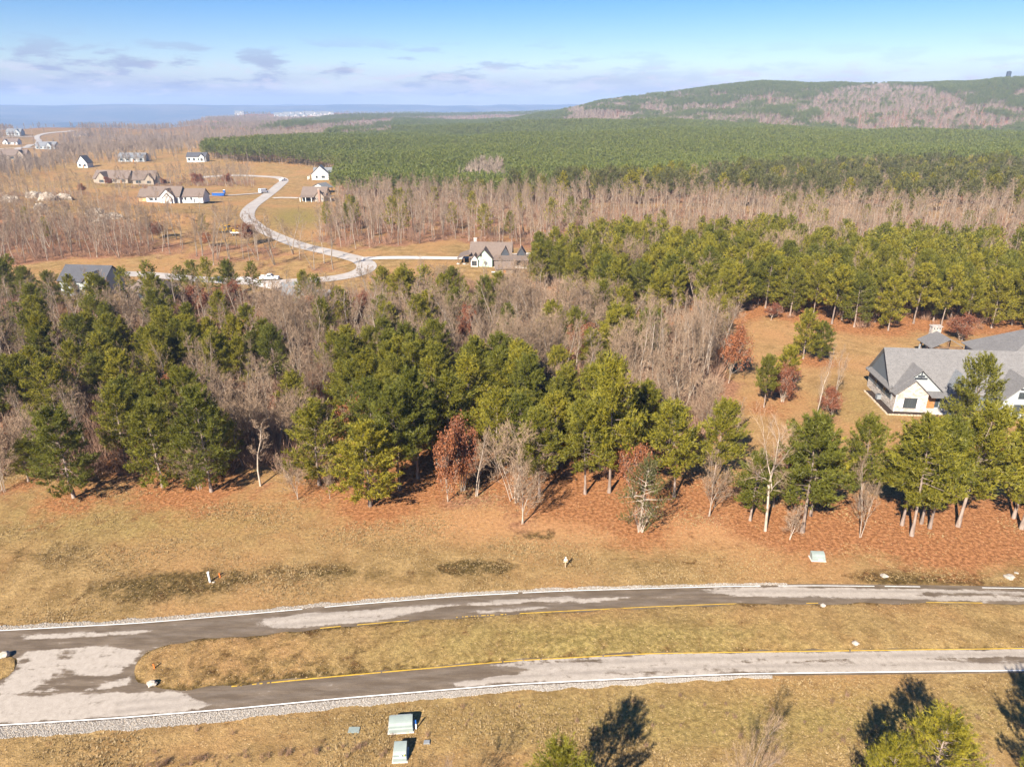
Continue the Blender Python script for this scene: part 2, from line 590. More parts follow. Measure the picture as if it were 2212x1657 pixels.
# trees that can be told apart in the photograph: kind, foot x, foot y, top y, width in m, shape, label
# shapes: b broad pine, t tall bare-stemmed pine; bare: 0,1 forest form, 2 many-stemmed, 3 sapling, 4 white sycamore
HAND = [
    ('pine', 160, 1075, 880, 9.5, 'b', 'broad dark green pine standing alone at the left front edge of the wood'),
    ('pine', 62, 1040, 950, 5.5, 't', 'thin pine with a bare leaning lower stem at the far left woodland edge'),
    ('pine', 352, 1052, 868, 8.5, 'b', 'broad green pine, left one of the pair near the left front edge'),
    ('pine', 457, 1062, 838, 9.0, 'b', 'tall green pine with low side branches, right one of the left pair'),
    ('pine', 690, 1048, 868, 9.0, 'b', 'feathery mid-green pine with drooping lower boughs just left of the yellow-green pine'),
    ('pine', 800, 1093, 908, 9.8, 'b', 'bright yellow-green pine standing forward of the wood, left of centre'),
    ('pine', 864, 1058, 838, 8.0, 't', 'dark pine with a grey stem directly behind the yellow-green pine'),
    ('pine', 903, 1033, 800, 7.5, 't', 'dark straight-stemmed pine behind the russet tree, left of centre'),
    ('pine', 1165, 1072, 885, 7.5, 't', 'round-topped green pine right of the grey many-stemmed tree'),
    ('pine', 1264, 1067, 860, 7.5, 't', 'green pine with a clear straight stem right of centre'),
    ('pine', 1316, 1064, 770, 8.5, 't', 'tallest pointed pine at the front edge right of centre'),
    ('pine', 1456, 1074, 870, 8.0, 't', 'green pine with a short stem left of the bare leaning pair'),
    ('pine', 1540, 1050, 862, 6.5, 't', 'narrow green pine behind the bare leaning pair'),
    ('pine', 1620, 1124, 975, 6.0, 't', 'small pine with a thin stem left of the white-barked tree'),
    ('pine', 1733, 1149, 897, 9.0, 't', 'large spreading pine right of the white-barked tree'),
    ('pine', 1751, 1114, 905, 7.0, 't', 'pine tucked behind the large spreading pine'),
    ('pine', 1855, 1100, 905, 6.5, 't', 'narrow pine behind the double-stemmed bare sapling'),
    ('pine', 1969, 1157, 893, 8.5, 't', 'front pine with a thick flared trunk near the right edge'),
    ('pine', 1948, 1134, 925, 7.0, 't', 'pine close behind the thick-trunked front pine, left side'),
    ('pine', 1990, 1131, 900, 7.0, 't', 'pine close behind the thick-trunked front pine, right side'),
    ('pine', 2008, 1141, 900, 7.5, 't', 'pine with a right-leaning stem beside the thick-trunked front pine'),
    ('pine', 2069, 1137, 874, 9.5, 't', 'full-crowned pine with a flared grey trunk at the right'),
    ('pine', 2189, 1119, 850, 8.0, 't', 'pine with a leaning pale stem near the right picture edge'),
    ('pine', 2206, 1142, 880, 8.5, 't', 'front pine cut by the right picture edge'),
    ('pine', 2085, 962, 765, 8.0, 'b', 'open feathery pine standing in front of the grey stone house'),
    ('pine', 1735, 775, 668, 6.2, 'b', 'bright green pine alone in the clearing'),
    ('pine', 1772, 780, 695, 5.8, 'b', 'darker pine leaning against the bright one in the clearing'),
    ('pine', 1650, 880, 765, 4.2, 't', 'small thin pine at the left of the clearing'),
    ('pine', 1690, 850, 745, 4.6, 't', 'slender pine above the russet saplings in the clearing'),
    ('pine', 25, 655, 560, 6.5, 'b', 'dark bushy pine left of the charcoal-roofed house'),
    ('pine', 70, 662, 575, 6.0, 'b', 'dark pine second left of the charcoal-roofed house'),
    ('pine', 118, 668, 585, 6.0, 'b', 'pine in front of the left end of the charcoal roof'),
    ('pine', 165, 672, 592, 5.0, 'b', 'pine in front of the middle of the charcoal-roofed house'),
    ('pine', 232, 668, 600, 4.5, 'b', 'small pine at the right corner of the charcoal-roofed house'),
    ('bare', 7, 1063, 903, 6.5, 2, 'white many-branched bare tree at the left picture edge'),
    ('bare', 430, 1057, 955, 6.0, 2, 'small white-stemmed bare clump between the two left pines'),
    ('bare', 563, 1050, 905, 4.5, 0, 'slim forked bare tree in the gap right of the left pair of pines'),
    ('bare', 645, 1078, 978, 5.0, 3, 'thin bare sapling standing forward, left of the yellow-green pine'),
    ('bare', 712, 1077, 990, 2.5, 3, 'single whip-like bare stem left of the yellow-green pine'),
    ('bare', 1028, 1072, 920, 4.5, 1, 'pale twin-stemmed bare tree right of the russet tree'),
    ('bare', 1112, 1082, 912, 10.5, 2, 'big grey many-stemmed bare tree fanning out at the centre'),
    ('bare', 1130, 1131, 970, 5.5, 3, 'forked bare sapling standing farthest forward at the centre'),
    ('bare', 1533, 1115, 962, 5.0, 3, 'leaning bare sapling pair left of the white-barked tree'),
    ('bare', 1653, 1147, 885, 7.5, 4, 'white-barked bare tree with one long raised limb, right of centre'),
    ('bare', 1705, 1165, 1075, 4.0, 3, 'tiny twiggy bare sapling right of the white-barked tree'),
    ('bare', 1857, 1161, 995, 4.5, 3, 'double-stemmed bare sapling at the right front edge'),
    ('bare', 1672, 1095, 985, 4.0, 3, 'slight bare sapling behind the white-barked tree'),
    ('bare', 1762, 905, 745, 5.0, 1, 'pale triple-stemmed bare tree in the clearing left of the house'),
    ('bare', 1803, 862, 735, 5.0, 1, 'slender bare tree close left of the stone house'),
    ('bare', 1588, 945, 850, 3.0, 3, 'short bare stem behind the front pines below the clearing'),
    ('russet', 968, 1083, 925, 6.2, 0, 'russet-leaved tree left of the grey many-stemmed tree'),
    ('russet', 1000, 1060, 905, 5.0, 1, 'orange-leaved tree behind the russet one at the front edge'),
    ('russet', 1368, 1072, 955, 6.0, 1, 'orange-leaved tree above the sparse olive tree'),
    ('russet', 1573, 828, 703, 6.6, 0, 'rounded russet oak at the left edge of the clearing'),
    ('russet', 1690, 868, 790, 5.4, 1, 'russet saplings in the middle of the clearing'),
    ('russet', 1797, 905, 838, 4.6, 0, 'low russet shrub tree left of the stone house'),
    ('russet', 1665, 692, 655, 5.0, 0, 'small russet tree at the back of the clearing'),
    ('russet', 2075, 735, 680, 6.5, 1, 'brown-leaved tree behind the pavilion chimney'),
    ('russet', 725, 790, 735, 6.0, 0, 'coppery tree crown among the bare trees left of centre'),
    ('russet', 612, 905, 845, 4.5, 1, 'orange sapling deep in the wood at the left'),
    ('russet', 1255, 800, 700, 7.0, 1, 'reddish leafy tree among the bare trees right of centre'),
    ('russet', 1010, 760, 660, 6.5, 0, 'dull red-brown tree behind the central pines'),
    ('russet', 1275, 905, 830, 5.5, 0, 'russet tree behind the round grey tree right of centre'),
    ('olive', 1382, 1148, 990, 7.0, 0, 'sparse olive-green evergreen with several pale stems at the front edge'),
    ('bare', 1180, 905, 778, 9.0, 2, 'round grey twiggy tree among the central pines'),
]
_r = np.random.default_rng(21)
for i in range(15):
    fx_ = 1385 + 145 * (i / 14) + _r.normal(0, 6); fy_ = 868 + _r.uniform(-26, 30) - 0.1 * (fx_ - 1385)
    HAND.append(('bare', fx_, fy_, fy_ - _r.uniform(185, 225), _r.uniform(3.6, 5.2), int(_r.choice([0, 0, 1])), 'tall slender pale tree, one of the tight leafless clump left of the clearing'))
for kind, fx, fy, ty, w, shp, lab in HAND:
    g = ground(fx, fy)
    # height from the picture: top at the same distance
    cp, sp = math.cos(PITCH), math.sin(PITCH)
    v = -(ty - 828.5) / FPX
    dist = g[1]
    h = CAMZ + dist * (-sp + v * cp) / (cp + v * sp) - g[2]
    rec = dict(p=(g[0], g[1], g[2]), h=float(h), w=w, shape=shp, label=lab, hand=True, px=fx, py=fy)
    {'pine': PINES, 'bare': BARES, 'russet': RUSS, 'olive': PINES}[kind].append(rec)
    if kind == 'olive': rec['olive'] = True
    if 'yellow-green' in lab and 'left of' not in lab.split('pine')[0] and lab.startswith('bright'): rec['bright'] = 1.0
    elif lab.startswith('bright'): rec['bright'] = .9
    elif 'dark' in lab[:12]: rec['bright'] = .05
    TREE_SPOTS.append((g[0], g[1]))


def zone(poly, s, probs, hp=(12, 15), hb=(12, 17), zonename='', brush=0.0, brush_h=(1.5, 3.5), clump=None):
    pts = scatter(poly, s)
    pts = pts[clear_mask(pts[:, 0], pts[:, 1])]
    pts = thin(pts, s * 0.72)
    c = _bank(B_CLUMP, pts[:, 0], pts[:, 1]) * 0.16 if clump is None else _bank(B_CLUMP, pts[:, 0], pts[:, 1]) * clump
    u = np.clip(RNG.random(len(pts)) * 0.7 + 0.15 + c, 0, 0.999)
    for p, uu in zip(pts, u):
        a, b, r = probs
        rec = dict(p=tuple(p[:3]), px=p[3], py=p[4], zone=zonename)
        if uu < a:
            rec.update(h=RNG.uniform(*hp), w=None, shape='t' if RNG.random() < .6 else 'b'); PINES.append(rec)
        elif uu < a + b:
            rec.update(h=RNG.uniform(*hb), w=None, shape=int(RNG.choice([0, 1, 0, 1, 2]))); BARES.append(rec)
        elif uu < a + b + r:
            rec.update(h=RNG.uniform(5, 9), w=None, shape=int(RNG.integers(2))); RUSS.append(rec)
        else:
            continue
        TREE_SPOTS.append((p[0], p[1]))
    if brush:
        q = scatter(poly, brush)
        q = q[clear_mask(q[:, 0], q[:, 1])]
        for p in q:
            BRUSH.append((p[0], p[1], p[2], RNG.uniform(*brush_h)))


ZA = [(-160, 1030), (60, 1030), (160, 1040), (300, 1020), (450, 1035), (560, 1015), (640, 1030), (700, 1010), (700, 900), (600, 850), (600, 770), (300, 735), (-160, 735)]
ZB = [(640, 1030), (800, 1060), (920, 1030), (1080, 1040), (1200, 1045), (1320, 1040), (1430, 1045), (1420, 985), (1300, 915), (1200, 870), (1000, 840), (850, 850), (700, 900)]
ZC = [(600, 850), (700, 900), (850, 850), (1000, 840), (1200, 870), (1300, 915), (1420, 985), (1545, 930), (1530, 860), (1560, 800), (1585, 735), (1350, 715), (1100, 700), (900, 700), (600, 700)]
ZD = [(1440, 1050), (1560, 1070), (1640, 1090), (1740, 1105), (1850, 1110), (1960, 1115), (2100, 1118), (2380, 1118), (2380, 1040), (2100, 1055), (1950, 1060), (1800, 1060), (1640, 1050), (1560, 1010), (1480, 985)]
ZF = [(1130, 610), (1190, 650), (1330, 695), (1450, 700), (1590, 690), (1640, 682), (1750, 698), (1850, 712), (1950, 720), (2060, 715), (2380, 705), (2380, 575), (2000, 570), (1700, 560), (1400, 555), (1280, 560), (1170, 590)]
ZG = [(600, 700), (900, 700), (1100, 700), (1330, 712), (1330, 695), (1190, 650), (1130, 620), (960, 632), (810, 645), (740, 652), (640, 668)]
ZM = [(-160, 735), (300, 735), (600, 770), (600, 700), (640, 650), (560, 640), (400, 645), (250, 650), (100, 640), (-160, 600)]
ZH = [(690, 520), (745, 548), (820, 534), (900, 528), (1040, 528), (1150, 545), (1280, 560), (1400, 555), (1700, 560), (2000, 570), (2380, 575), (2380, 470), (1800, 462), (1400, 452), (1100, 442), (900, 432), (760, 432), (712, 460)]
ZI = [(1100, 442), (1300, 450), (1800, 462), (2380, 470), (2380, 380), (1900, 383), (1600, 398), (1400, 425), (1200, 432)]
ZN1 = [(-160, 590), (110, 565), (330, 555), (335, 490), (200, 470), (60, 455), (-160, 450)]
ZN2 = [(330, 560), (560, 588), (650, 592), (720, 588), (740, 572), (640, 545), (560, 528), (430, 520), (335, 505)]
ZO = [(190, 400), (260, 408), (340, 410), (400, 403), (556, 407), (548, 387), (400, 378), (345, 392), (280, 404)]
ZP = [(-160, 400), (60, 378), (150, 366), (330, 353), (440, 345), (470, 327), (560, 294), (640, 275), (760, 259), (500, 257), (250, 258), (-160, 262)]

zone(ZA, 5.3, (0.42, 0.48, 0.08), (9.0, 13), (8.5, 13), 'left', 2.1, (1.8, 4.2))
zone(ZB, 5.0, (0.78, 0.15, 0.06), (10.5, 14.5), (8, 12), 'centre', 4.5, (1.2, 2.5))
_ZGB = [(640, 668), (740, 652), (810, 645), (960, 632), (1130, 620), (1120, 606), (960, 604), (830, 606), (760, 622), (690, 640)]
for _p in scatter(_ZGB, 2.6):
    BRUSH.append((_p[0], _p[1], _p[2], RNG.uniform(1.2, 3.0)))
zone(ZC, 4.6, (0.25, 0.60, 0.10), (10.5, 13), (10.5, 14), 'thicket', 2.1, (2.0, 4.5))
zone(ZD, 5.4, (0.62, 0.22, 0.03), (11, 13.5), (6, 9), 'right', 6.5, (1.0, 2.0))
zone(ZF, 6.2, (0.80, 0.16, 0.02), (12, 15), (13, 16), 'backright', 6.0, (1.5, 3))
zone(ZG, 5.5, (0.19, 0.62, 0.08), (9, 12), (8, 12), 'thicket', 2.2, (2.0, 4.0))
zone(ZM, 5.4, (0.24, 0.64, 0.05), (9, 12.5), (8, 12), 'farleft', 2.6, (1.5, 3.5))
zone(ZH, 6.2, (0.05, 0.88, 0.0), (10, 14), (11.5, 16.5), 'belt', 6.2, (2, 5))
zone(ZI, 7.4, (0.54, 0.40, 0.0), (14, 18), (13, 18), 'upper', 0, clump=0.25)
zone(ZN1, 5.6, (0.02, 0.86, 0.0), (9, 12), (12, 16), 'lane', 4.0, (1.5, 4))
zone(ZN2, 7.4, (0.02, 0.66, 0.02), (6, 9), (13, 18), 'lane', 7.0, (1, 2))
ZQ = [(-160, 452), (60, 455), (200, 470), (335, 490), (335, 505), (430, 520), (530, 510), (500, 478), (400, 470), (330, 452), (280, 428), (150, 415), (-160, 420)]
zone(ZQ, 11.0, (0.02, 0.55, 0.03), (8, 11), (11, 15), 'lane', 7.5, (1, 3))
zone(ZO, 8.5, (0.0, 0.85, 0.06), (9, 12), (13, 17), 'grove', 6.0, (1.5, 3))

# far woods: plantation rows, hill, far-left bare woods
OPEN = [[(40, 300), (20, 268), (130, 266), (170, 275), (150, 300)], [(-160, 400), (60, 378), (150, 366), (330, 353), (430, 348), (440, 335), (330, 341), (150, 352), (60, 365)],
        [(-40, 350), (130, 335), (130, 300), (-40, 300)], [(440, 320), (640, 300), (640, 280), (560, 296)]]
pts = scatter(ZP, 9.5)
pts = pts[clear_mask(pts[:, 0], pts[:, 1], False)]
k = RNG.random(len(pts)) < np.clip(0.62 + 0.40 * _bank(B_PATCH, pts[:, 0], pts[:, 1]), 0.04, 0.95)
for q in OPEN:
    k &= ~(inpoly(pts[:, 3], pts[:, 4], q) & (RNG.random(len(pts)) < .93))
FARBARE.append(np.c_[pts[k][:, :3], RNG.uniform(9, 14, k.sum())])
HEDGE = [(-160, 402), (0, 398), (110, 374), (200, 362), (340, 352), (340, 342), (200, 348), (100, 352), (-160, 368)]
pts = scatter(HEDGE, 6.5)
pts = pts[clear_mask(pts[:, 0], pts[:, 1], False)]
FARBARE.append(np.c_[pts[:, :3], RNG.uniform(7, 11, len(pts))])

ZJ = [(440, 350), (600, 355), (728, 371), (724, 433), (760, 432), (900, 432), (1100, 442), (1200, 432), (1400, 425), (1600, 398), (1900, 383), (2420, 380),
      (2420, 240), (1700, 240), (1450, 240), (1290, 240), (1150, 240), (1000, 270), (860, 297), (640, 318), (440, 333)]
pts = scatter(ZJ, 4.8, 0.3)
rr = np.hypot(pts[:, 0], pts[:, 1])
pts = pts[(rr < 1390)]
rr = np.hypot(pts[:, 0], pts[:, 1])
keep = RNG.random(len(pts)) < np.interp(rr, [500, 800, 1390], [1.0, 0.8, 0.42])
keep &= ~(inpoly(pts[:, 3], pts[:, 4], [(990, 420), (1030, 385), (1090, 382), (1085, 420)]))
pts = pts[keep & clear_mask(pts[:, 0], pts[:, 1], False)]
PLANT.append(np.c_[pts[:, :3], RNG.uniform(11.5, 14.5, len(pts)) * np.interp(np.hypot(pts[:, 0], pts[:, 1]), [600, 1390], [1, 1.25])])
pts = scatter([(985, 425), (1030, 380), (1090, 378), (1088, 425)], 6.0)
FARBARE.append(np.c_[pts[:, :3], RNG.uniform(14, 17, len(pts))])

# beyond the ridge: polar sampling
n = 90000
rr = 1330 + (2560 - 1330) * RNG.random(n) ** 0.85
aa = np.radians(RNG.uniform(-9, 41, n))
x, y = rr * np.sin(aa), rr * np.cos(aa)
z = Hf(x, y)
px, py = proj(x, y, z)
pa = _bank(B_PATCH, x, y)
azd = np.degrees(aa)
PINK = [(1740, 225), (1790, 205), (1850, 194), (1900, 190), (2000, 198), (2060, 215), (2090, 240), (2150, 262), (2180, 290), (1900, 290), (1780, 260)]
crest = np.interp(azd, [-9, 10, 14, 16, 20, 22, 24, 26, 41], [9999, 9999, 2250, 2080, 2080, 2250, 2200, 2060, 2060])
pine = (rr > crest) | ((pa + 0.35 * _bank(B_CLUMP, x * .5, y * .5) > 0.05) & (azd + 5 * _bank(B_FAR, x, y) > 11)) | ((azd > 27.5) & (pa > -0.5)) | ((azd < 3.5 + 1.5 * pa) & (rr < 2600) & (pa > -0.9))
pine &= ~((rr > 1400) & (rr < 1720) & (azd > 4 + 2.2 * pa) & (azd < 28) & (pa < 0.9))
mixw = _bank(B_CLUMP, x * .55, y * .55)
pine = np.where(inpoly(px, py, PINK), (mixw > 1.25) & (pa > 0.2), pine)
pine = np.where(RNG.random(n) < 0.07, ~pine & (rr < crest + 60) & (azd > 9), pine)
u = RNG.random(n)
vis = (px > -60) & (px < 2420)
_ta = math.atan((2163 - 1106) / 1643)
vis &= np.hypot(x - 2330 * math.sin(_ta), y - 2330 * math.cos(_ta)) > 26
kp = pine & vis & (u < 0.62)
PLANT.append(np.c_[x[kp], y[kp], z[kp], RNG.uniform(13, 17, kp.sum())])
kb = (~pine) & vis & (u < 0.42)
FARBARE.append(np.c_[x[kb], y[kb], z[kb], RNG.uniform(11, 16, kb.sum())])
# behind the plantation, left: strips of pine between bare woods
n = 30000
rr = np.exp(RNG.uniform(np.log(800), np.log(5200), n))
aa = np.radians(RNG.uniform(-22, 6, n))
x, y = rr * np.sin(aa), rr * np.cos(aa)
z = Hf(x, y)
px, py = proj(x, y, z)
S1 = [(540, 292), (640, 282), (760, 268), (900, 258), (1200, 252), (1200, 238), (900, 245), (720, 255), (620, 270)]
S2 = [(700, 302), (800, 290), (960, 276), (960, 262), (830, 274), (720, 288)]
s1 = inpoly(px, py, S1) | inpoly(px, py, S2)
gap = ~s1 & (px > 560) & (py < 312 - (px - 600) * 0.08) & (z > -20)
far = ~s1 & (rr > 1700) & (z > -20)
u = RNG.random(n)
PLANT.append(np.c_[x[s1], y[s1], z[s1], RNG.uniform(12, 15, s1.sum())])
nt_ = ~inpoly(px, py, [(585, 262), (585, 244), (725, 244), (725, 262)])
kb = ((gap & (u < 0.5)) | (far & (u < 0.62))) & nt_
FARBARE.append(np.c_[x[kb], y[kb], z[kb], RNG.uniform(9, 14, kb.sum())])
kp = far & (u > 0.955) & nt_
PLANT.append(np.c_[x[kp], y[kp], z[kp], RNG.uniform(9, 13, kp.sum())])
PLANT = np.concatenate(PLANT)
FARBARE = np.concatenate(FARBARE)

# ------------------------------------------------------------------ terrain sheet
gx = [0.0]
st = 1.0
while gx[-1] < 9800:
    if gx[-1] > 120: st *= 1.065
    gx.append(gx[-1] + st)
gx = np.array([-v for v in gx[:0:-1]] + gx)
gy = list(np.arange(-400, 24, 20.0)) + list(np.arange(24, 150, 0.9))
st = 0.9
while gy[-1] < 12900:
    st *= 1.032
    gy.append(gy[-1] + st)
gy = np.array(gy)
X, Y = np.meshgrid(gx, gy)
Z = Hf(X, Y)
PX, PY = proj(X, Y, Z)


def blobs(spots, rad, amp=1.0):
    m = np.zeros_like(X)
    for sx, sy, sr in spots:
        i0, i1 = np.searchsorted(gy, [sy - 3 * sr, sy + 3 * sr])
        j0, j1 = np.searchsorted(gx, [sx - 3 * sr, sx + 3 * sr])
        if i1 <= i0 or j1 <= j0: continue
        m[i0:i1, j0:j1] += amp * np.exp(-((X[i0:i1, j0:j1] - sx) ** 2 + (Y[i0:i1, j0:j1] - sy) ** 2) / (sr * sr))
    return m


near_p = [(t['p'][0], t['p'][1] - .9, 0.37 * t['h']) for t in PINES if t['p'][1] < 330 and t.get('zone') != 'upper']
litter = np.clip(blobs(near_p, 1, 0.95), 0, 1.3)
near_b = [(t['p'][0], t['p'][1], 0.30 * t['h']) for t in BARES + RUSS if t['p'][1] < 420]
wood = np.clip(blobs(near_b, 1, 0.6), 0, 1.2)
wood = np.maximum(wood, 1.0 * ((PY < 440) & (PX > 735) & (Y > 0)))
wood = np.maximum(wood, sstep(np.hypot(X, Y), 1300, 2200) * 0.9)
damp_spots = []
for cx, cy, wx, amp in [(330, 1268, 9, .8), (400, 1262, 8, 1.0), (470, 1246, 6, .9), (250, 1275, 7, .6), (640, 1240, 7, .7), (720, 1236, 6, .7), (1000, 1228, 5, 1.0), (1035, 1222, 5, 1.1),
                        (1065, 1232, 4, .8), (1380, 1225, 5, .6), (1150, 1157, 4, .8), (1180, 1155, 3, .7), (1700, 1260, 5, .5), (1900, 1248, 6, .8), (1960, 1250, 6, .8), (2060, 1252, 6, .8), (2150, 1255, 5, .5), (150, 1190, 8, .45), (60, 1195, 9, .5),
                        (330, 1112, 7, .35), (620, 1130, 7, .35), (900, 1230, 6, .3), (560, 1340, 9, .35), (820, 1245, 4, .4), (1500, 1215, 6, .3), (1240, 1215, 5, .4)]:
    g = ground(cx, cy)
    damp_spots.append((g[0], g[1], wx * 0.42, amp))
damp = np.zeros_like(X)
for sx, sy, sr, amp in damp_spots:
    damp += amp * np.exp(-(((X - sx) / (sr * 1.7)) ** 2 + ((Y - sy) / (sr * 0.62)) ** 2))
damp = np.clip(damp, 0, 1.2)

# lawns that are still green
green = 0.9 * sstep(-PY, -1600, -1500) * 0 + 0.0
green = 0.40 * np.exp(-((PX - 1700) / 900) ** 2 - ((PY - 1560) / 90) ** 2) + 0.30 * np.exp(-((PX - 300) / 500) ** 2 - ((PY - 1130) / 60) ** 2)
green = green + 0.7 * np.exp(-((PX - 640) / 60) ** 2 - ((PY - 470) / 20) ** 2) + 0.4 * np.exp(-((PX - 240) / 90) ** 2 - ((PY - 395) / 10) ** 2) + 0.25 * np.exp(-((PX - 1850) / 120) ** 2 - ((PY - 880) / 60) ** 2)
orange = 0.8 * np.exp(-((PX - 1500) / 900) ** 2 - ((PY - 1130) / 60) ** 2) + 0.5 * np.exp(-((PX - 300) / 80) ** 2 - ((PY - 430) / 14) ** 2) + 0.18 * ((PY < 620) & (Y > 0)) + 0.3 * ((PX > 1500) & (PY < 960) & (PY > 640))
nx, ny = len(gx), len(gy)
ii = np.arange(nx * ny).reshape(ny, nx)
quads = np.stack([ii[:-1, :-1], ii[:-1, 1:], ii[1:, 1:], ii[1:, :-1]], -1).reshape(-1, 4)


def ground_material(name):
    m, nt, out = new_mat(name)
    tc = N(nt, 'ShaderNodeTexCoord')
    co = tc.outputs['Object']
    n_big = noise(nt, 0.045, 4, 0.6, co)
    n_mid = noise(nt, 0.35, 5, 0.62, co)
    n_dist = noise(nt, 0.5, 7, 0.7, co, 0.6)
    n_tuft = noise(nt, 2.2, 4, 0.65, co)
    n_fine = noise(nt, 9.0, 3, 0.6, co)
    tan_ = mixc(nt, mapr(nt, n_mid, 0.3, 0.72), (0.182, 0.116, 0.046), (0.342, 0.224, 0.098))
    tan_ = mixc(nt, mapr(nt, n_big, 0.42, 0.68), tan_, (0.315, 0.178, 0.076))
    og = attr(nt, 'orange').outputs['Fac']
    tan_ = mixc(nt, mapr(nt, math_(nt, 'ADD', og, math_(nt, 'MULTIPLY', n_big, 0.35)), 0.2, 1.1), tan_, (0.39, 0.200, 0.092))
    gr = attr(nt, 'green').outputs['Fac']
    g_col = mixc(nt, mapr(nt, n_tuft, 0.3, 0.7), (0.160, 0.122, 0.038), (0.275, 0.205, 0.072))
    c = mixc(nt, mapr(nt, math_(nt, 'ADD', gr, math_(nt, 'MULTIPLY', n_mid, 0.5)), 0.25, 0.85), tan_, g_col)
    dm = attr(nt, 'damp').outputs['Fac']
    dcol = mixc(nt, mapr(nt, n_tuft, 0.35, 0.7), (0.042, 0.029, 0.010), (0.115, 0.078, 0.028))
    c = mixc(nt, mapr(nt, math_(nt, 'ADD', dm, math_(nt, 'MULTIPLY', math_(nt, 'SUBTRACT', n_dist, 0.5), 4.2)), 0.20, 1.25, 0, 0.95), c, dcol)
    wd = attr(nt, 'wood').outputs['Fac']
    wcol = mixc(nt, mapr(nt, n_tuft, 0.3, 0.7), (0.17, 0.080, 0.045), (0.32, 0.165, 0.095))
    c = mixc(nt, mapr(nt, math_(nt, 'ADD', wd, math_(nt, 'MULTIPLY', math_(nt, 'SUBTRACT', n_dist, 0.5), 1.6)), 0.25, 0.9), c, wcol)
    lt = attr(nt, 'litter').outputs['Fac']
    lcol = mixc(nt, mapr(nt, n_tuft, 0.3, 0.7), (0.185, 0.076, 0.030), (0.350, 0.160, 0.070))
    c = mixc(nt, mapr(nt, math_(nt, 'ADD', lt, math_(nt, 'MULTIPLY', math_(nt, 'SUBTRACT', n_dist, 0.5), 1.9)), 0.02, 1.0), c, lcol)
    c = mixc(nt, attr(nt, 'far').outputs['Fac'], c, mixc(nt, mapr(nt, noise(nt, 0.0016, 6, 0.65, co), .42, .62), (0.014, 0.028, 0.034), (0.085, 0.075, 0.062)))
    # tufts and fallen leaves
    k = mapr(nt, n_tuft, 0.30, 0.70, 0.82, 1.16)
    k2 = mapr(nt, n_fine, 0.30, 0.72, 0.78, 1.24)
    vm = N(nt, 'ShaderNodeVectorMath', operation='SCALE'); L(nt, c, vm.inputs[0]); L(nt, math_(nt, 'MULTIPLY', k, k2), vm.inputs['Scale'])
    c = vm.outputs[0]
    vo = N(nt, 'ShaderNodeTexVoronoi'); vo.inputs['Scale'].default_value = 1.7; L(nt, co, vo.inputs['Vector'])
    fl = mapr(nt, vo.outputs['Distance'], 0.10, 0.16, 1, 0)
    c = mixc(nt, math_(nt, 'MULTIPLY', fl, 0.6), c, (0.50, 0.34, 0.18))
    p = principled(nt, out, c, 0.95, 0.05)
    b = N(nt, 'ShaderNodeBump'); b.inputs['Strength'].default_value = 0.55; b.inputs['Distance'].default_value = 0.30
    L(nt, math_(nt, 'ADD', math_(nt, 'MULTIPLY', n_tuft, 0.8), math_(nt, 'MULTIPLY', n_fine, 0.4)), b.inputs['Height'])
    L(nt, b.outputs[0], p.inputs['Normal'])
    return m


M_GROUND = ground_material('dry_grass_ground')
me = np_mesh('ground', np.c_[X.ravel(), Y.ravel(), Z.ravel()], quads=quads, mats=[M_GROUND], smooth=True,
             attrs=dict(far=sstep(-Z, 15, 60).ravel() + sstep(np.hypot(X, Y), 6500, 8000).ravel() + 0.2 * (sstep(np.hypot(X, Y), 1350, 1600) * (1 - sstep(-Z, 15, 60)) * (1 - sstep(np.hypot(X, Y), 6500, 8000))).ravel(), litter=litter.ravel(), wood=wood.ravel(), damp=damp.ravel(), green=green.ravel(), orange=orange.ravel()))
g_o = add_obj('ground', me)
tag(g_o, 'winter ground of tan grass, red pine litter and brown woodland floor', kind='structure')

# ------------------------------------------------------------------ parkway: two one-way roads with a grass median
XS = np.linspace(-330, 2540, 640)


def pl(pts, x):
    p = np.array(pts, float)
    # linear continuation outside
    y = np.interp(x, p[:, 0], p[:, 1])
    y = np.where(x < p[0, 0], p[0, 1] + (x - p[0, 0]) * (p[1, 1] - p[0, 1]) / (p[1, 0] - p[0, 0]), y)
    y = np.where(x > p[-1, 0], p[-1, 1] + (x - p[-1, 0]) * (p[-1, 1] - p[-2, 1]) / (p[-1, 0] - p[-2, 0]), y)
    return y


def smooth1(a, n):
    k = np.hanning(n + 2)[1:-1]; k /= k.sum()
    return np.convolve(np.pad(a, n // 2, mode='edge'), k, mode='valid')[:len(a)]


def flat(px, py):
    cp, sp = math.cos(PITCH), math.sin(PITCH)
    u = (np.asarray(px) - 1106) / FPX
    v = -(np.asarray(py) - 828.5) / FPX
    t = CAMZ / (sp - v * cp)
    return u * t, (cp + v * sp) * t


TOP = smooth1(pl([(0, 1362), (300, 1346), (550, 1325), (750, 1307), (985, 1288), (1200, 1277), (1440, 1270), (1600, 1266), (1770, 1265), (1960, 1267), (2212, 1271)], XS), 31)
BOT = smooth1(pl([(0, 1566), (250, 1551), (500, 1531), (740, 1508), (1106, 1478), (1431, 1462), (1606, 1455), (2212, 1448)], XS), 31)
MU = [(415, 1382), (550, 1374), (700, 1358), (850, 1345), (1000, 1334), (1200, 1323), (1400, 1313), (1580, 1306), (1750, 1305), (1960, 1303), (2100, 1304), (2212, 1306)]
ML = [(415, 1489), (510, 1479), (740, 1457), (1106, 1425), (1406, 1409), (1756, 1404), (2212, 1398)]
tx, ty = flat(XS, TOP)
bx_, by_ = flat(XS, BOT)
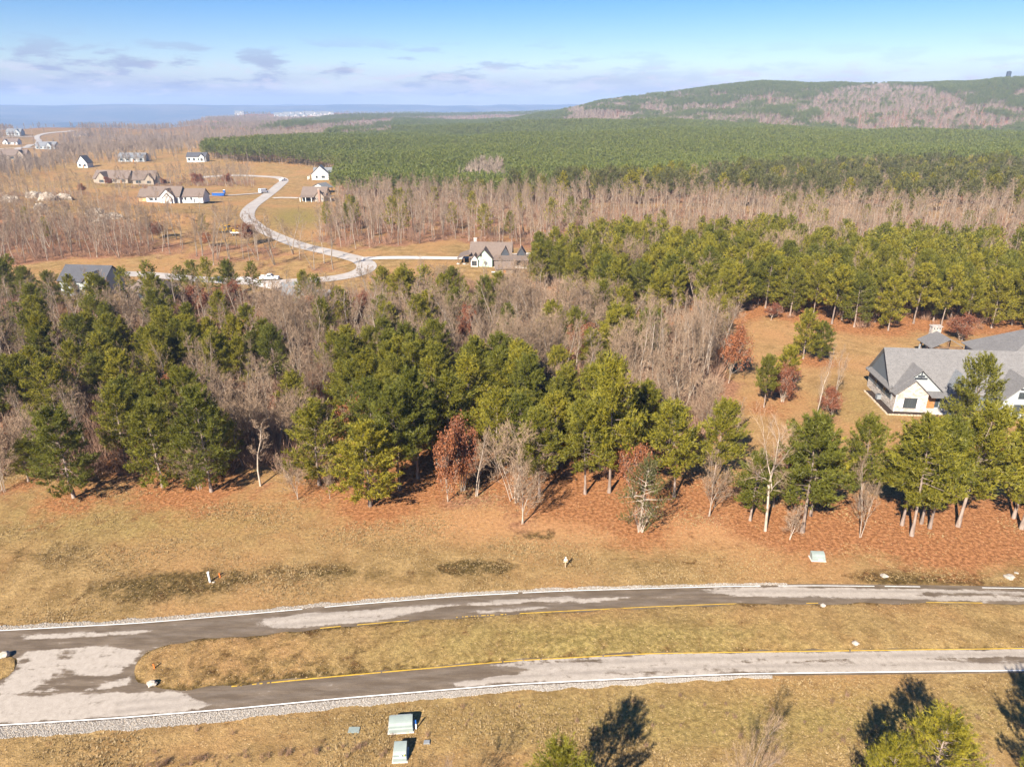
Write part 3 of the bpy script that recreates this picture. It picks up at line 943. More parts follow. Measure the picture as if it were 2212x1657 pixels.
# outward normals give the asphalt a margin past the painted edge line
NR = 70
rows = np.linspace(0, 1, NR)
RX = (tx[None] * (1 - rows[:, None]) + bx_[None] * rows[:, None])
RY = ((ty + 0.32)[None] * (1 - rows[:, None]) + (by_ - 0.30)[None] * rows[:, None])
RPX, RPY = proj(RX, RY, np.zeros_like(RX))
DRY = [
    [(-340, 1520), (100, 1500), (380, 1493), (410, 1502), (440, 1518), (446, 1530), (250, 1549), (0, 1563), (-340, 1585)],
    [(960, 1484), (1000, 1470), (1060, 1462), (1106, 1457), (1150, 1446), (1120, 1440), (1040, 1438), (1106, 1429), (1406, 1412), (1756, 1407), (2560, 1399), (2560, 1446), (1606, 1453), (1106, 1476)],
    [(553, 1348), (575, 1336), (640, 1328), (750, 1319), (900, 1309), (1000, 1305), (960, 1313), (880, 1325), (850, 1336), (700, 1352), (600, 1358)],
    [(1500, 1274), (1560, 1268), (1700, 1268), (1960, 1271), (2150, 1276), (2560, 1282), (2560, 1301), (2100, 1299), (1950, 1293), (1700, 1290), (1580, 1287)],
    [(1010, 1302), (1110, 1294), (1230, 1287), (1240, 1293), (1120, 1303), (1020, 1310)], [(990, 1322), (1090, 1316), (1180, 1309), (1190, 1314), (1060, 1324)],
    [(1150, 1300), (1300, 1290), (1370, 1290), (1260, 1303)],
    [(30, 1424), (60, 1408), (150, 1399), (230, 1396), (303, 1405), (292, 1430), (240, 1462), (160, 1458), (140, 1470), (120, 1492), (40, 1499), (-340, 1520), (-340, 1500), (0, 1482), (38, 1440)],
    [(165, 1491), (215, 1482), (285, 1457), (284, 1476), (215, 1492)], [(40, 1372), (230, 1364), (340, 1358), (300, 1368), (60, 1382)]]
WETIN = [[(125, 1408), (172, 1404), (150, 1424), (128, 1430)], [(130, 1440), (165, 1450), (150, 1462), (110, 1488), (60, 1496), (100, 1470)], [(40, 1420), (75, 1425), (40, 1440)],
         [(1580, 1428), (1830, 1424), (1840, 1430), (1600, 1432)], [(2000, 1424), (2240, 1416), (2240, 1432), (2060, 1432)], [(1106, 1433), (1310, 1424), (1310, 1427), (1110, 1438)], [(1300, 1452), (1590, 1446), (1590, 1450), (1330, 1457)],
         [(1980, 1280), (2300, 1284), (2300, 1290), (2010, 1288)]]
dry = np.zeros_like(RX)
for q in DRY: dry = np.maximum(dry, inpoly(RPX, RPY, q))
for q in WETIN: dry = np.where(inpoly(RPX, RPY, q), 0.25, dry)
for ax, n in ((1, 9), (0, 3)):
    k = np.hanning(n + 2)[1:-1]; k /= k.sum()
    dry = np.apply_along_axis(lambda r: np.convolve(np.pad(r, n // 2, mode='edge'), k, mode='valid'), ax, dry)


_lt = np.interp(RPX, XS, TOP); _lb = np.interp(RPX, XS, BOT); _mu = pl(MU, RPX); _ml = pl(ML, RPX)
v1 = (RPY - _lt) / (_mu - _lt); v2 = (RPY - _ml) / (_lb - _ml)
track = sum(np.exp(-((v - c) / .09) ** 2) for v in (v1, v2) for c in (.3, .68)) * (RPX > 250)


def road_material():
    m, nt, out = new_mat('asphalt_wet_and_dry')
    tc = N(nt, 'ShaderNodeTexCoord'); co = tc.outputs['Object']
    mp = N(nt, 'ShaderNodeMapping'); mp.inputs['Scale'].default_value = (0.28, 1.5, 1); mp.inputs['Rotation'].default_value = (0, 0, -0.08)
    L(nt, co, mp.inputs['Vector'])
    streak = noise(nt, 1.0, 6, 0.65, mp.outputs[0])
    blot = noise(nt, 1.6, 7, 0.7, co)
    fine = noise(nt, 22, 3, 0.6, co)
    d = attr(nt, 'dry').outputs['Fac']
    e = math_(nt, 'ADD', d, math_(nt, 'MULTIPLY', math_(nt, 'SUBTRACT', streak, 0.5), 2.3))
    e = math_(nt, 'ADD', e, math_(nt, 'MULTIPLY', math_(nt, 'SUBTRACT', blot, 0.5), 1.5))
    f = mapr(nt, e, 0.30, 0.82)
    wet = mixc(nt, mapr(nt, streak, 0.35, 0.7), (0.108, 0.080, 0.056), (0.175, 0.134, 0.098))
    dr = mixc(nt, mapr(nt, blot, 0.3, 0.7), (0.315, 0.270, 0.228), (0.385, 0.333, 0.285))
    c = mixc(nt, f, wet, dr)
    c = mixc(nt, math_(nt, 'MULTIPLY', attr(nt, 'track').outputs['Fac'], mapr(nt, streak, .3, .7, .15, .5)), c, (0.15, 0.125, 0.105))
    vm = N(nt, 'ShaderNodeVectorMath', operation='SCALE'); L(nt, c, vm.inputs[0]); L(nt, mapr(nt, fine, 0.3, 0.7, 0.86, 1.12), vm.inputs['Scale'])
    p = principled(nt, out, vm.outputs[0], mapr(nt, f, 0, 1, 0.55, 0.9, False), 0.14)
    return m


nv = RX.size
ii = np.arange(nv).reshape(RX.shape)
quads = np.stack([ii[1:, :-1], ii[1:, 1:], ii[:-1, 1:], ii[:-1, :-1]], -1).reshape(-1, 4)
me = np_mesh('road', np.c_[RX.ravel(), RY.ravel(), np.full(nv, 0.02)], quads=quads, mats=[road_material()], attrs=dict(dry=dry.ravel(), track=track.ravel()))
road = add_obj('road', me)
tag(road, 'worn asphalt parkway with wet dark streaks and pale dry patches', kind='structure')


def strip(name, px, py, w, z, mat, gaps=None, rows=1):
    """ribbon of width w centred on a line given in the photograph"""
    x, y = flat(px, py)
    dx, dy = np.gradient(x), np.gradient(y)
    l = np.hypot(dx, dy)
    nxn, nyn = -dy / l, dx / l
    ws = np.linspace(-.5, .5, rows + 1)
    V = np.concatenate([np.c_[x + nxn * w * s, y + nyn * w * s, np.full(len(x), z)] for s in ws])
    n = len(x)
    q = []
    for r in range(rows):
        for i in range(n - 1):
            if gaps is not None and gaps[i]: continue
            q.append((r * n + i, r * n + i + 1, (r + 1) * n + i + 1, (r + 1) * n + i))
    return np_mesh(name, V, quads=np.array(q), mats=[mat])


M_WHITE = paint('road_paint_white', (0.80, 0.79, 0.76), 0.6, 0.12, 2.0)
M_YELLOW = paint('road_paint_yellow', (0.50, 0.31, 0.035), 0.6, 0.18, 2.0)
XF = np.linspace(-330, 2540, 900)
sm = lambda p: smooth1(pl(p, XF), 41)
lt_ = smooth1(np.interp(XF, XS, TOP), 31)
gap = (_bank(B_CLUMP, XF * .21, XF * 0) > 1.25) | ((XF > 1985) & (XF < 2120))
o = add_obj('road_edge_line', strip('road_edge_line', XF, lt_, 0.10, 0.028, M_WHITE, gap)); tag(o, 'broken white edge line on the far side of the far roadway', kind='structure')
o = add_obj('road_edge_line', strip('road_edge_line', XF, np.interp(XF, XS, BOT), 0.12, 0.028, M_WHITE)); tag(o, 'solid white edge line along the near roadway beside the gravel', kind='structure')
yl = sm(ML)
rnd = RNG.random(len(XF))
gap = (XF < 500) | ((XF < 590) & (rnd > .45)) | ((XF > 590) & (rnd > .992))
o = add_obj('road_edge_line', strip('road_edge_line', XF, yl + 2.5, 0.14, 0.028, M_YELLOW, gap)); tag(o, 'long yellow line on the near roadway along the median', kind='structure')
yu = sm(MU)
on = ((XF > 770) & (XF < 880)) | ((XF > 690) & (XF < 735)) | ((XF > 1120) & (XF < 1590)) | ((XF > 2000) & (XF < 2120)) | ((XF > 985) & (XF < 1100) & (rnd > .5)) | ((XF > 1740) & (XF < 1765))
o = add_obj('road_edge_line', strip('road_edge_line', XF, yu - 2.0, 0.12, 0.028, M_YELLOW, ~on)); tag(o, 'patchy yellow line on the far roadway along the median', kind='structure')


def island(name, outline_u, outline_l, label, crown=0.16):
    """low grassed island between an upper and a lower edge (both given in the photograph, same x order)"""
    n = 420
    u = np.array(outline_u, float); l = np.array(outline_l, float)

    def along(p, m):
        s = np.r_[0, np.cumsum(np.hypot(*(p[1:] - p[:-1]).T))]
        # denser near the rounded end
        t = np.linspace(0, 1, m) ** 1.8 * s[-1]
        q = np.c_[np.interp(t, s, p[:, 0]), np.interp(t, s, p[:, 1])]
        q[:, 1] = np.where(np.arange(m) > 4, smooth1(q[:, 1], 13), q[:, 1])
        return q
    a, b = along(u, n), along(l, n)
    R = 26
    t = np.linspace(0, 1, R)[:, None]
    px = a[None, :, 0] * (1 - t) + b[None, :, 0] * t
    py = a[None, :, 1] * (1 - t) + b[None, :, 1] * t
    x, y = flat(px, py)
    wob = _bank(B_CLUMP, x * 9, y * 9) * 0.10 * (np.minimum(t, 1 - t) < 0.02)
    y = y + wob
    w = np.abs(y[0] - y[-1])[None]
    edge = np.minimum(t, 1 - t) * w
    z = 0.024 + crown * (1 - np.exp(-edge / 0.8)) + 0.02 * _bank(B_CLUMP, x * 6, y * 6) * np.clip(edge, 0, 1)
    ii = np.arange(x.size).reshape(x.shape)
    q = np.stack([ii[1:, :-1], ii[1:, 1:], ii[:-1, 1:], ii[:-1, :-1]], -1).reshape(-1, 4)
    ppx, ppy = proj(x, y, z)
    gr = 0.10 + 0.34 * np.exp(-((ppx - 1300) / 500) ** 2) * sstep(ppy, 1300, 1380) + 0 * z
    dm = 0.75 * np.exp(-((ppx - 600) / 330) ** 2) * (0.45 + 0.55 * sstep(ppy, 1390, 1460)) + 0.7 * np.exp(-edge / 0.35)
    me = np_mesh(name, np.c_[x.ravel(), y.ravel(), z.ravel()], quads=q, mats=[M_GROUND], smooth=True,
                 attrs=dict(green=gr.ravel(), damp=dm.ravel(), litter=np.zeros(x.size), wood=np.zeros(x.size), orange=np.zeros(x.size)))
    o = add_obj(name, me)
    tag(o, label, kind='structure')
    return o


island('median', [(290, 1451), (293, 1437), (300, 1425), (315, 1411), (335, 1401), (370, 1390)] + MU + [(2540, 1310)],
       [(290, 1451), (292, 1462), (300, 1472), (325, 1482), (360, 1488), (385, 1490)] + ML + [(2540, 1395)], 'long grassy median island with a rounded end between the roadways')
island('median', [(36, 1434), (33, 1423), (22, 1413), (5, 1408), (-100, 1408), (-330, 1420)], [(36, 1434), (31, 1447), (18, 1460), (0, 1470), (-100, 1495), (-330, 1530)],
       'rounded end of another grassy median at the left picture edge')

# gravel shoulders
M_GRAVBED = paint('gravel_bed', (0.30, 0.245, 0.19), 0.95, 0.6, 9.0)
gb = [(-330, 20), (0, 18), (250, 17), (500, 15), (740, 11), (1106, 8), (1431, 6), (1660, 3)]
xg = np.linspace(-330, 1668, 500)
yb = np.interp(xg, XS, BOT)
wv = np.interp(xg, *np.array(gb).T)
o = None
bx0, by0 = flat(xg, yb + 4.5)
bx1, by1 = flat(xg, yb + 5.5 + wv * 1.25 + 1.5 * _bank(B_CLUMP, xg * .5, xg * 0))
V = np.r_[np.c_[bx0, by0, np.full(500, 0.026)], np.c_[bx1, by1, np.full(500, 0.024)]]
q = np.array([(i, 500 + i, 501 + i, i + 1) for i in range(499)])
o = add_obj('gravel_shoulder', np_mesh('gravel_shoulder', V, quads=q[:, ::-1], mats=[M_GRAVBED])); tag(o, 'bed of the white gravel shoulder along the near roadway', kind='structure')
GRAV = [(bx0, by0, bx1, by1, 17000)]
xg = np.linspace(-330, 1700, 500)
yt = np.interp(xg, XS, TOP)
bx1, by1 = flat(xg, yt - 1.6)
bx0, by0 = flat(xg, yt - 4.5 - np.interp(xg, [-330, 0, 600, 1200, 1700], [7, 6, 5, 3, 2]) * (0.8 + .3 * _bank(B_CLUMP, xg * .5, xg * 0)).clip(.3, 1.6))
V = np.r_[np.c_[bx0, by0, np.full(500, 0.012)], np.c_[bx1, by1, np.full(500, 0.026)]]
o = add_obj('gravel_shoulder', np_mesh('gravel_shoulder', V, quads=np.array([(i, 500 + i, 501 + i, i + 1) for i in range(499)])[:, ::-1], mats=[M_GRAVBED])); tag(o, 'bed of the thin white gravel shoulder along the far roadway', kind='structure')
GRAV.append((bx0, by0, bx1, by1, 4500))

# subdivision road and drives
M_LANE = paint('pale_lane', (0.36, 0.32, 0.29), 0.9, 0.12, 0.4)
M_CONC = paint('concrete', (0.52, 0.48, 0.44), 0.85, 0.1, 0.6)


def lane(name, pxpts, w, mat, label, dz=0.12, step=3.0):
    c = resample([ground(*p) for p in pxpts], step)
    dx, dy = np.gradient(c[:, 0]), np.gradient(c[:, 1])
    l = np.hypot(dx, dy) + 1e-9
    nx_, ny_ = -dy / l, dx / l
    V = []
    for s in (-.5, 0, .5):
        x, y = c[:, 0] + nx_ * w * s, c[:, 1] + ny_ * w * s
        V.append(np.c_[x, y, Hf(x, y) + dz + (0.05 if s == 0 else 0)])
    n = len(c)
    V = np.concatenate(V)
    q = [(r * n + i, r * n + i + 1, (r + 1) * n + i + 1, (r + 1) * n + i) for r in range(2) for i in range(n - 1)]
    o = add_obj(name, np_mesh(name, V, quads=np.array(q), mats=[mat]))
    tag(o, label, kind='structure')
    return o


lane('subdivision_road', ROAD_MID, 6.6, M_LANE, 'pale winding subdivision road looping through the housing lots')
lane('driveway', [(782, 560), (850, 558), (990, 559), (1060, 556), (1160, 549)], 4.2, M_CONC, 'long pale concrete drive to the green house', 0.2)
lane('driveway', [(590, 429), (615, 428), (645, 429)], 4.0, M_CONC, 'white drive to the porch house', 0.25)
lane('driveway', [(470, 607), (520, 603), (560, 614), (640, 630)], 5.0, M_CONC, 'pale forked drive beside the blue bin', 0.2)
lane('driveway', [(430, 425), (500, 423), (570, 418)], 3.5, M_LANE, 'thin track to the house under construction', 0.3)
lane('far_road', [(160, 284), (112, 288), (86, 293), (80, 299), (84, 307), (60, 318), (38, 324), (50, 338), (80, 345)], 8, M_LANE, 'pale lane winding between the far left houses', 0.6, 8)
lane('driveway', [(2, 298), (40, 297), (80, 296)], 5, M_CONC, 'white drive of the far left house', 0.7, 8)
lane('driveway', [(-40, 326), (0, 323), (57, 321), (90, 322)], 5, M_CONC, 'white drive between the two lower far left houses', 0.7, 8)
# ------------------------------------------------------------------ tree meshes
def tubes_np(segs):
    """segs: list of (points, radii, sides); returns verts, quads"""
    mb = MB()
    for p, r, n in segs:
        mb.tube(p, r, n, cap=False)
    return np.array(mb.v), np.array(mb.f)


def blades(c, d, Lb, wb, k, spread, rng):
    """k thin needle-bundle triangles at each centre c heading roughly along d"""
    n = len(c)
    C = np.repeat(c, k, 0)
    D = np.repeat(d, k, 0) + rng.normal(0, spread, (n * k, 3))
    D /= np.linalg.norm(D, axis=1, keepdims=True) + 1e-9
    S = np.cross(D, rng.normal(0, 1, (n * k, 3)))
    S /= np.linalg.norm(S, axis=1, keepdims=True) + 1e-9
    ln = (Lb * rng.uniform(.7, 1.25, n * k))[:, None]
    w = (wb * rng.uniform(.7, 1.3, n * k))[:, None]
    V = np.stack([C - S * w * .35, C + S * w * .35 , C + D * ln * .55 + S * w * .5, C + D * ln, C + D * ln * .55 - S * w * .5], 1)
    b = np.arange(n * k)[:, None] * 5
    T = np.concatenate([b + [0, 1, 2], b + [0, 2, 4], b + [4, 2, 3]], 1).reshape(-1, 3)
    return V.reshape(-1, 3), T


def blades1(c, d, Lb, wb, k, spread, rng):
    n = len(c)
    C = np.repeat(c, k, 0)
    D = np.repeat(d, k, 0) + rng.normal(0, spread, (n * k, 3))
    D /= np.linalg.norm(D, axis=1, keepdims=True) + 1e-9
    S = np.cross(D, rng.normal(0, 1, (n * k, 3)))
    S /= np.linalg.norm(S, axis=1, keepdims=True) + 1e-9
    ln = (Lb * rng.uniform(.7, 1.25, n * k))[:, None]
    w = (wb * rng.uniform(.7, 1.3, n * k))[:, None]
    V = np.stack([C - S * w * .5, C + S * w * .5, C + D * ln], 1).reshape(-1, 3)
    T = np.arange(n * k * 3).reshape(-1, 3)
    return V, T


def pine_geo(seed, H=14.0, W=8.0, cb=0.25, nbr=52, clump=7, tuft=7, k=6, Lb=0.55, wb=0.13, trunk_r=0.19, sides=7, round_=1.6, lean=0.25, shoot=.95):
    rng = np.random.default_rng(seed)
    segs = []
    nz = 9
    lx, ly = rng.normal(0, lean, 2)
    zz = np.linspace(0, H * 0.97, nz)
    wob = np.cumsum(rng.normal(0, 0.07, (nz, 2)), 0)
    P = np.c_[lx * (zz / H) ** 1.4 + wob[:, 0] * (zz / H), ly * (zz / H) ** 1.4 + wob[:, 1] * (zz / H), zz]
    R = trunk_r * (1 - 0.9 * zz / H)
    R[0] *= 1.45
    segs.append((P, R, sides))
    axis = lambda z: np.array([np.interp(z, zz, P[:, 0]), np.interp(z, zz, P[:, 1]), z])
    C, D, T = [], [], []
    az = rng.uniform(0, 6.28)
    lob = rng.uniform(0.75, 1.2, 7)
    for i in range(nbr):
        s = ((i + rng.uniform(-.4, .4)) / nbr)
        s = min(max(s, 0.0), 1)
        z = H * (cb + (0.985 - cb) * s ** 0.9)
        az += 2.399 + rng.normal(0, .35)
        prof = (1 - s ** round_) ** 0.8 * min(1.0, 0.55 + 2.2 * s)
        ln = W * 0.5 * prof * rng.uniform(.72, 1.18) * lob[int((az % 6.283) / 6.284 * 7)] + 0.35
        up = -0.12 + 0.95 * s ** 1.3 + rng.normal(0, .10)
        d = np.array([math.cos(az), math.sin(az), up]); d /= np.linalg.norm(d)
        p0 = axis(z)
        bend = np.array([0, 0, 0.10 * ln * (0.6 if s > .3 else -0.3)])
        pts = [p0 + d * ln * t + bend * t * t for t in (0, .5, 1)]
        if ln > 0.7:
            segs.append((pts, [0.018 + 0.008 * ln, 0.012 + .003 * ln, 0.008], 3))
        nc = max(2, int(clump * (0.45 + ln / (W * .5))))
        for j in range(nc):
            t = 1 - (j / nc) ** 1.15 * 0.72
            side = np.array([-d[1], d[0], 0.0])
            c = p0 + d * ln * t + bend * t * t + side * rng.normal(0, 0.20 * ln * (1.15 - t) + .16) + np.array([0, 0, rng.normal(0.10, .16)])
            n = max(2, int(round(tuft * rng.uniform(.75, 1.25))))
            base_t = rng.uniform(0.05, 0.95)
            ax = d * rng.uniform(.35, .8) + np.array([0, 0, rng.uniform(.35, 1.0)]) + side * rng.normal(0, .35)
            ax /= np.linalg.norm(ax)
            sl_ = shoot * rng.uniform(.7, 1.3)
            for q in range(n):
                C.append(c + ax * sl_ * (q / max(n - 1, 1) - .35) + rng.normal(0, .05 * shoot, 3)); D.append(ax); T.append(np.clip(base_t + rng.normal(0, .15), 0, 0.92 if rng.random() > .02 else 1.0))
    # leader
    top = axis(H * .97)
    for _ in range(tuft * 2):
        C.append(top + np.array([0, 0, -.3]) + rng.normal(0, .12, 3) * np.array([1, 1, 3.5])); D.append(np.array([0, 0, 1.2])); T.append(rng.uniform(.3, .9))
    C, D, T = np.array(C), np.array(D), np.array(T)
    fn = blades1
    V, F = fn(C, D, Lb, wb, k, 0.55, rng)
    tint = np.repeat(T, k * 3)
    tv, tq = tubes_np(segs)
    return (tv, tq), (V, F, tint)


def bare_geo(seed, H=14.0, W=6.0, form=0, twig_w=0.035, nl=1.0, trunk_r=0.14):
    rng = np.random.default_rng(seed)
    segs, TW = [], []

    def rot(d, ang):
        a = np.cross(d, rng.normal(0, 1, 3)); a /= np.linalg.norm(a) + 1e-9
        v = d * math.cos(ang) + a * math.sin(ang)
        return v / np.linalg.norm(v)

    def twig(p, d, ln, w):
        d2 = rot(d, rng.uniform(.05, .3))
        TW.append((p, p + d2 * ln, w))

    def branch(p, d, ln, r, lev, upw):
        n = 4 if lev <= 1 else 3
        pts = [p]; dirs = [d]
        for i in range(n):
            d = d + rng.normal(0, 0.10 + 0.05 * lev, 3) + np.array([0, 0, upw])
            d = d / np.linalg.norm(d)
            pts.append(pts[-1] + d * ln / n); dirs.append(d)
        rad = [r * (1 - .75 * i / n) for i in range(n + 1)]
        segs.append((pts, rad, 6 if lev == 0 else (4 if lev == 1 else 3)))
        pts = np.array(pts)
        at = lambda t: (pts[min(int(t * n), n - 1)] * (1 - (t * n - min(int(t * n), n - 1))) + pts[min(int(t * n), n - 1) + 1] * (t * n - min(int(t * n), n - 1)))
        if lev >= 2:
            m = int((8 if lev == 2 else 6) * nl * rng.uniform(.7, 1.3))
            for j in range(m):
                t = 0.25 + 0.75 * (j + rng.random()) / m
                q = at(min(t, .999)); dd = rot(dirs[min(int(t * n) + 1, n)], rng.uniform(.25, .8))
                dd = dd + np.array([0, 0, .22]); dd /= np.linalg.norm(dd)
                l2 = ln * rng.uniform(.35, .7)
                twig(q, dd, l2, twig_w)
                for _ in range(3):
                    q2 = q + dd * l2 * rng.uniform(.3, .9)
                    twig(q2, rot(dd, rng.uniform(.3, .7)), l2 * rng.uniform(.45, .8), twig_w * .7)
            twig(pts[-1], d, ln * .4, twig_w)
            return
        if lev == 0:
            m = int(11 * nl * rng.uniform(.8, 1.2)); t0 = {0: .42, 1: .30, 2: .12, 3: .22, 4: .35}[form]
        else:
            m = int(6 * rng.uniform(.8, 1.2)); t0 = .22
        for j in range(m):
            t = t0 + (1 - t0) * (j + rng.random() * .8) / m
            q = at(min(t, .999))
            ang = rng.uniform(.35, .95) * (1.15 - 0.45 * t)
            dd = rot(dirs[min(int(t * n) + 1, n)], ang)
            if dd[2] < -.05: dd[2] *= -.5
            l2 = (W * .5 * rng.uniform(.7, 1.15) * (1.2 - .65 * t) if lev == 0 else ln * rng.uniform(.4, .62))
            branch(q, dd, l2, r * (1 - .7 * t) * rng.uniform(.38, .6), lev + 1, 0.10 if form != 4 else .06)
        branch(pts[-1], d, (W * .3 if lev == 0 else ln * .5), r * .3, 2, 0.08)
    if form == 2:
        ns = rng.integers(6, 9)
        for i in range(ns):
            a = i / ns * 6.28 + rng.normal(0, .3)
            tilt = rng.uniform(.06, .34)
            d = np.array([math.cos(a) * tilt, math.sin(a) * tilt, 1]); d /= np.linalg.norm(d)
            branch(np.array([math.cos(a) * .5, math.sin(a) * .5, -.1]) * rng.uniform(.4, 1), d, H * rng.uniform(.6, .8), trunk_r * rng.uniform(.5, .8), 0, -0.01)
    elif form == 3:
        for i in range(2):
            a = rng.uniform(0, 6.28); tilt = rng.uniform(.03, .16)
            d = np.array([math.cos(a) * tilt, math.sin(a) * tilt, 1]); d /= np.linalg.norm(d)
            branch(np.array([.12 * i, .05 * i, -.1]), d, H * (.85 if i == 0 else .6), trunk_r * .75, 0, 0.0)
    else:
        d = np.array([rng.normal(0, .05), rng.normal(0, .05), 1])
        branch(np.array([0, 0, -.15]), d / np.linalg.norm(d), H * .84, trunk_r, 0, 0.0)
        if form == 1:
            d = np.array([rng.normal(0, .14), rng.normal(0, .14), 1])
            branch(np.array([.25, .1, -.15]), d / np.linalg.norm(d), H * .72, trunk_r * .8, 0, 0.0)
        if form == 4:
            d = np.array([-.62, .1, 1]); d /= np.linalg.norm(d)
            branch(np.array([0, 0, H * .38]), d, H * .42, trunk_r * .5, 1, 0.03)
    tv, tq = tubes_np(segs)
    A = np.array([t[0] for t in TW]); B = np.array([t[1] for t in TW]); w = np.array([t[2] for t in TW])[:, None]
    d = B - A
    S = np.cross(d, rng.normal(0, 1, d.shape)); S /= np.linalg.norm(S, axis=1, keepdims=True) + 1e-9
    V = np.stack([A - S * w * .5, A + S * w * .5, B], 1).reshape(-1, 3)
    ends = B
    return (tv, tq), (V, np.arange(len(V)).reshape(-1, 3)), ends


def join_geo(name, trunk, crown, mats, tint=None):
    tv, tq = trunk
    V, F = crown
    verts = np.r_[tv, V]
    tris = F + len(tv)
    mi = np.r_[np.ones(len(tris), int), np.zeros(len(tq), int)]
    tt = np.r_[np.full(len(tv), .5), tint if tint is not None else np.full(len(V), .5)]
    return np_mesh(name, verts, tris=tris, quads=tq, mats=mats, midx=mi, attrs=dict(tint=tt))


# detailed kinds -------------------------------------------------------------
PV = {'b': [], 't': []}
for i in range(4):
    PV['b'].append(pine_geo(100 + i, 14, 8.6, 0.13 + .03 * i, 66, 11, 3, 8, 0.52, 0.105, 0.20, 7, 1.9))
for i in range(6):
    PV['t'].append(pine_geo(200 + i, 14, 7.0, 0.30 + .035 * (i % 4), 56, 11, 3, 8, 0.52, 0.105, 0.19, 7, 1.75, 0.45))
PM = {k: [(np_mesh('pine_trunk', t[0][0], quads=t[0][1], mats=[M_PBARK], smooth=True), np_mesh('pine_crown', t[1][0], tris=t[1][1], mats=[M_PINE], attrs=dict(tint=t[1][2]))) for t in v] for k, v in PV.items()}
PDIM = {'b': (14, 9.0), 't': (14, 7.6)}
BV = {f: [bare_geo(300 + 10 * f + i, {0: 15, 1: 14, 2: 9.5, 3: 7, 4: 14}[f], {0: 5.5, 1: 5.5, 2: 6.0, 3: 4.0, 4: 7.0}[f], f, 0.034, {0: 1, 1: .8, 2: .75, 3: .9, 4: .9}[f], {0: .15, 1: .15, 2: .07, 3: .08, 4: .18}[f])
          for i in range({0: 4, 1: 3, 2: 3, 3: 3, 4: 1}[f])] for f in range(5)}
BM = {f: [(np_mesh('bare_trunk', t[0][0], quads=t[0][1], mats=[M_BARK], smooth=True), np_mesh('bare_crown', t[1][0], tris=t[1][1], mats=[M_TWIG])) for t in v] for f, v in BV.items()}
BM2 = {}
for f, v in BM.items():
    BM2[f] = []
    for t, c in v:
        t2 = t.copy(); t2.materials[0] = M_BARK2; BM2[f].append((t2, c))
BDIM = {0: (15, 7.5), 1: (14, 7.5), 2: (9.5, 9.0), 3: (7, 4.6), 4: (14, 9)}
RM = []
for i in range(3):
    rng = np.random.default_rng(900 + i)
    tr, cr, ends = bare_geo(400 + i, 8, 6.0, (3, 2, 3)[i], 0.03, (1.0, .5, 1.2)[i], .12)
    # leaf clusters carried along the twigs
    e = ends[(rng.random(len(ends)) < 0.6) & (np.sin(ends[:, 0] * 2.1 + i) + np.sin(ends[:, 1] * 2.3 + 2 * i) + np.sin(ends[:, 2] * 1.9) > -.7)]
    e = np.r_[e, e + rng.normal(0, .28, e.shape), e + rng.normal(0, .4, e.shape)]
    V, F = blades1(e, np.tile([0, 0, -.2], (len(e), 1)), 0.26, 0.20, 2, 1.0, rng)
    tint = np.repeat(np.clip(rng.normal(.5, .25, len(e)), 0, 1), 6)
    RM.append((np_mesh('russet_trunk', np.r_[tr[0], cr[0]], tris=cr[1] + len(tr[0]), quads=tr[1], mats=[M_BARK], smooth=False), np_mesh('russet_crown', V, tris=F, mats=[M_RUSSET], attrs=dict(tint=tint))))
# sparse olive evergreen
ot, oc = pine_geo(555, 9, 7.5, 0.25, 44, 9, 3, 6, 0.38, 0.06, .07, 6, 2.2)
otb = bare_geo(556, 6, 3.5, 2, .03, .5, .10)
OM = (np_mesh('olive_trunk', np.r_[ot[0], otb[0][0]], quads=np.r_[ot[1], otb[0][1] + len(ot[0])], mats=[M_BARK]), np_mesh('olive_crown', oc[0], tris=oc[1], mats=[M_OLIVE], attrs=dict(tint=oc[2])))


def dims_of(meshes):
    zs, rs = 0, []
    for me in meshes:
        v = np.empty(len(me.vertices) * 3, np.float32); me.vertices.foreach_get('co', v); v = v.reshape(-1, 3)
        zs = max(zs, np.percentile(v[:, 2], 99.7)); rs.append(np.percentile(np.hypot(v[:, 0], v[:, 1]), 97))
    return zs, 2 * max(rs)


def plant_tree(name, rec, meshes, dims, label, cat, group, rng):
    h, w = rec['h'], rec.get('w')
    dims = DIMS.setdefault(meshes[1].name, dims_of(meshes))
    sz = h / dims[0]
    sx = (w / dims[1]) if w else sz * rng.uniform(.85, 1.15)
    root = empty(name, rec['p'], rng.uniform(0, 6.28) if rec.get('shape') != 4 else 0.0, label, cat, group)
    for nm, me in zip(('trunk', 'crown'), meshes):
        o = add_obj(nm, me, root)
        o.scale = (sx, sx, sz)
        if nm == 'crown' and rec.get('bright') is not None: o.color = (1 - rec['bright'], 1, 0, 1)
    return root


DIMS = {}
ZLAB = {  # zone -> wording
    'left': ('in the mixed wood behind the left front pines', 'left wood'), 'centre': ('packed in the dense stand behind the front edge at the centre', 'central stand'),
    'thicket': ('in the bare brown thicket behind the central pines', 'thicket behind the central stand'), 'right': ('in the row between the roadside and the stone house', 'right-hand row'),
    'backright': ('in the stand beyond the clearing at the right', 'stand beyond the clearing'), 'farleft': ('in the scrubby wood below the dark-roofed house at the left', 'scrubby wood at the left'),
    'belt': ('in the grey leafless belt behind the green house', 'leafless belt'), 'upper': ('in the mixed band below the plantation', 'band below the plantation'),
    'lane': ('on the tan slope beside the winding lane', 'slope by the winding lane'), 'grove': ('in the grove behind the house under construction', 'grove by the building site')}


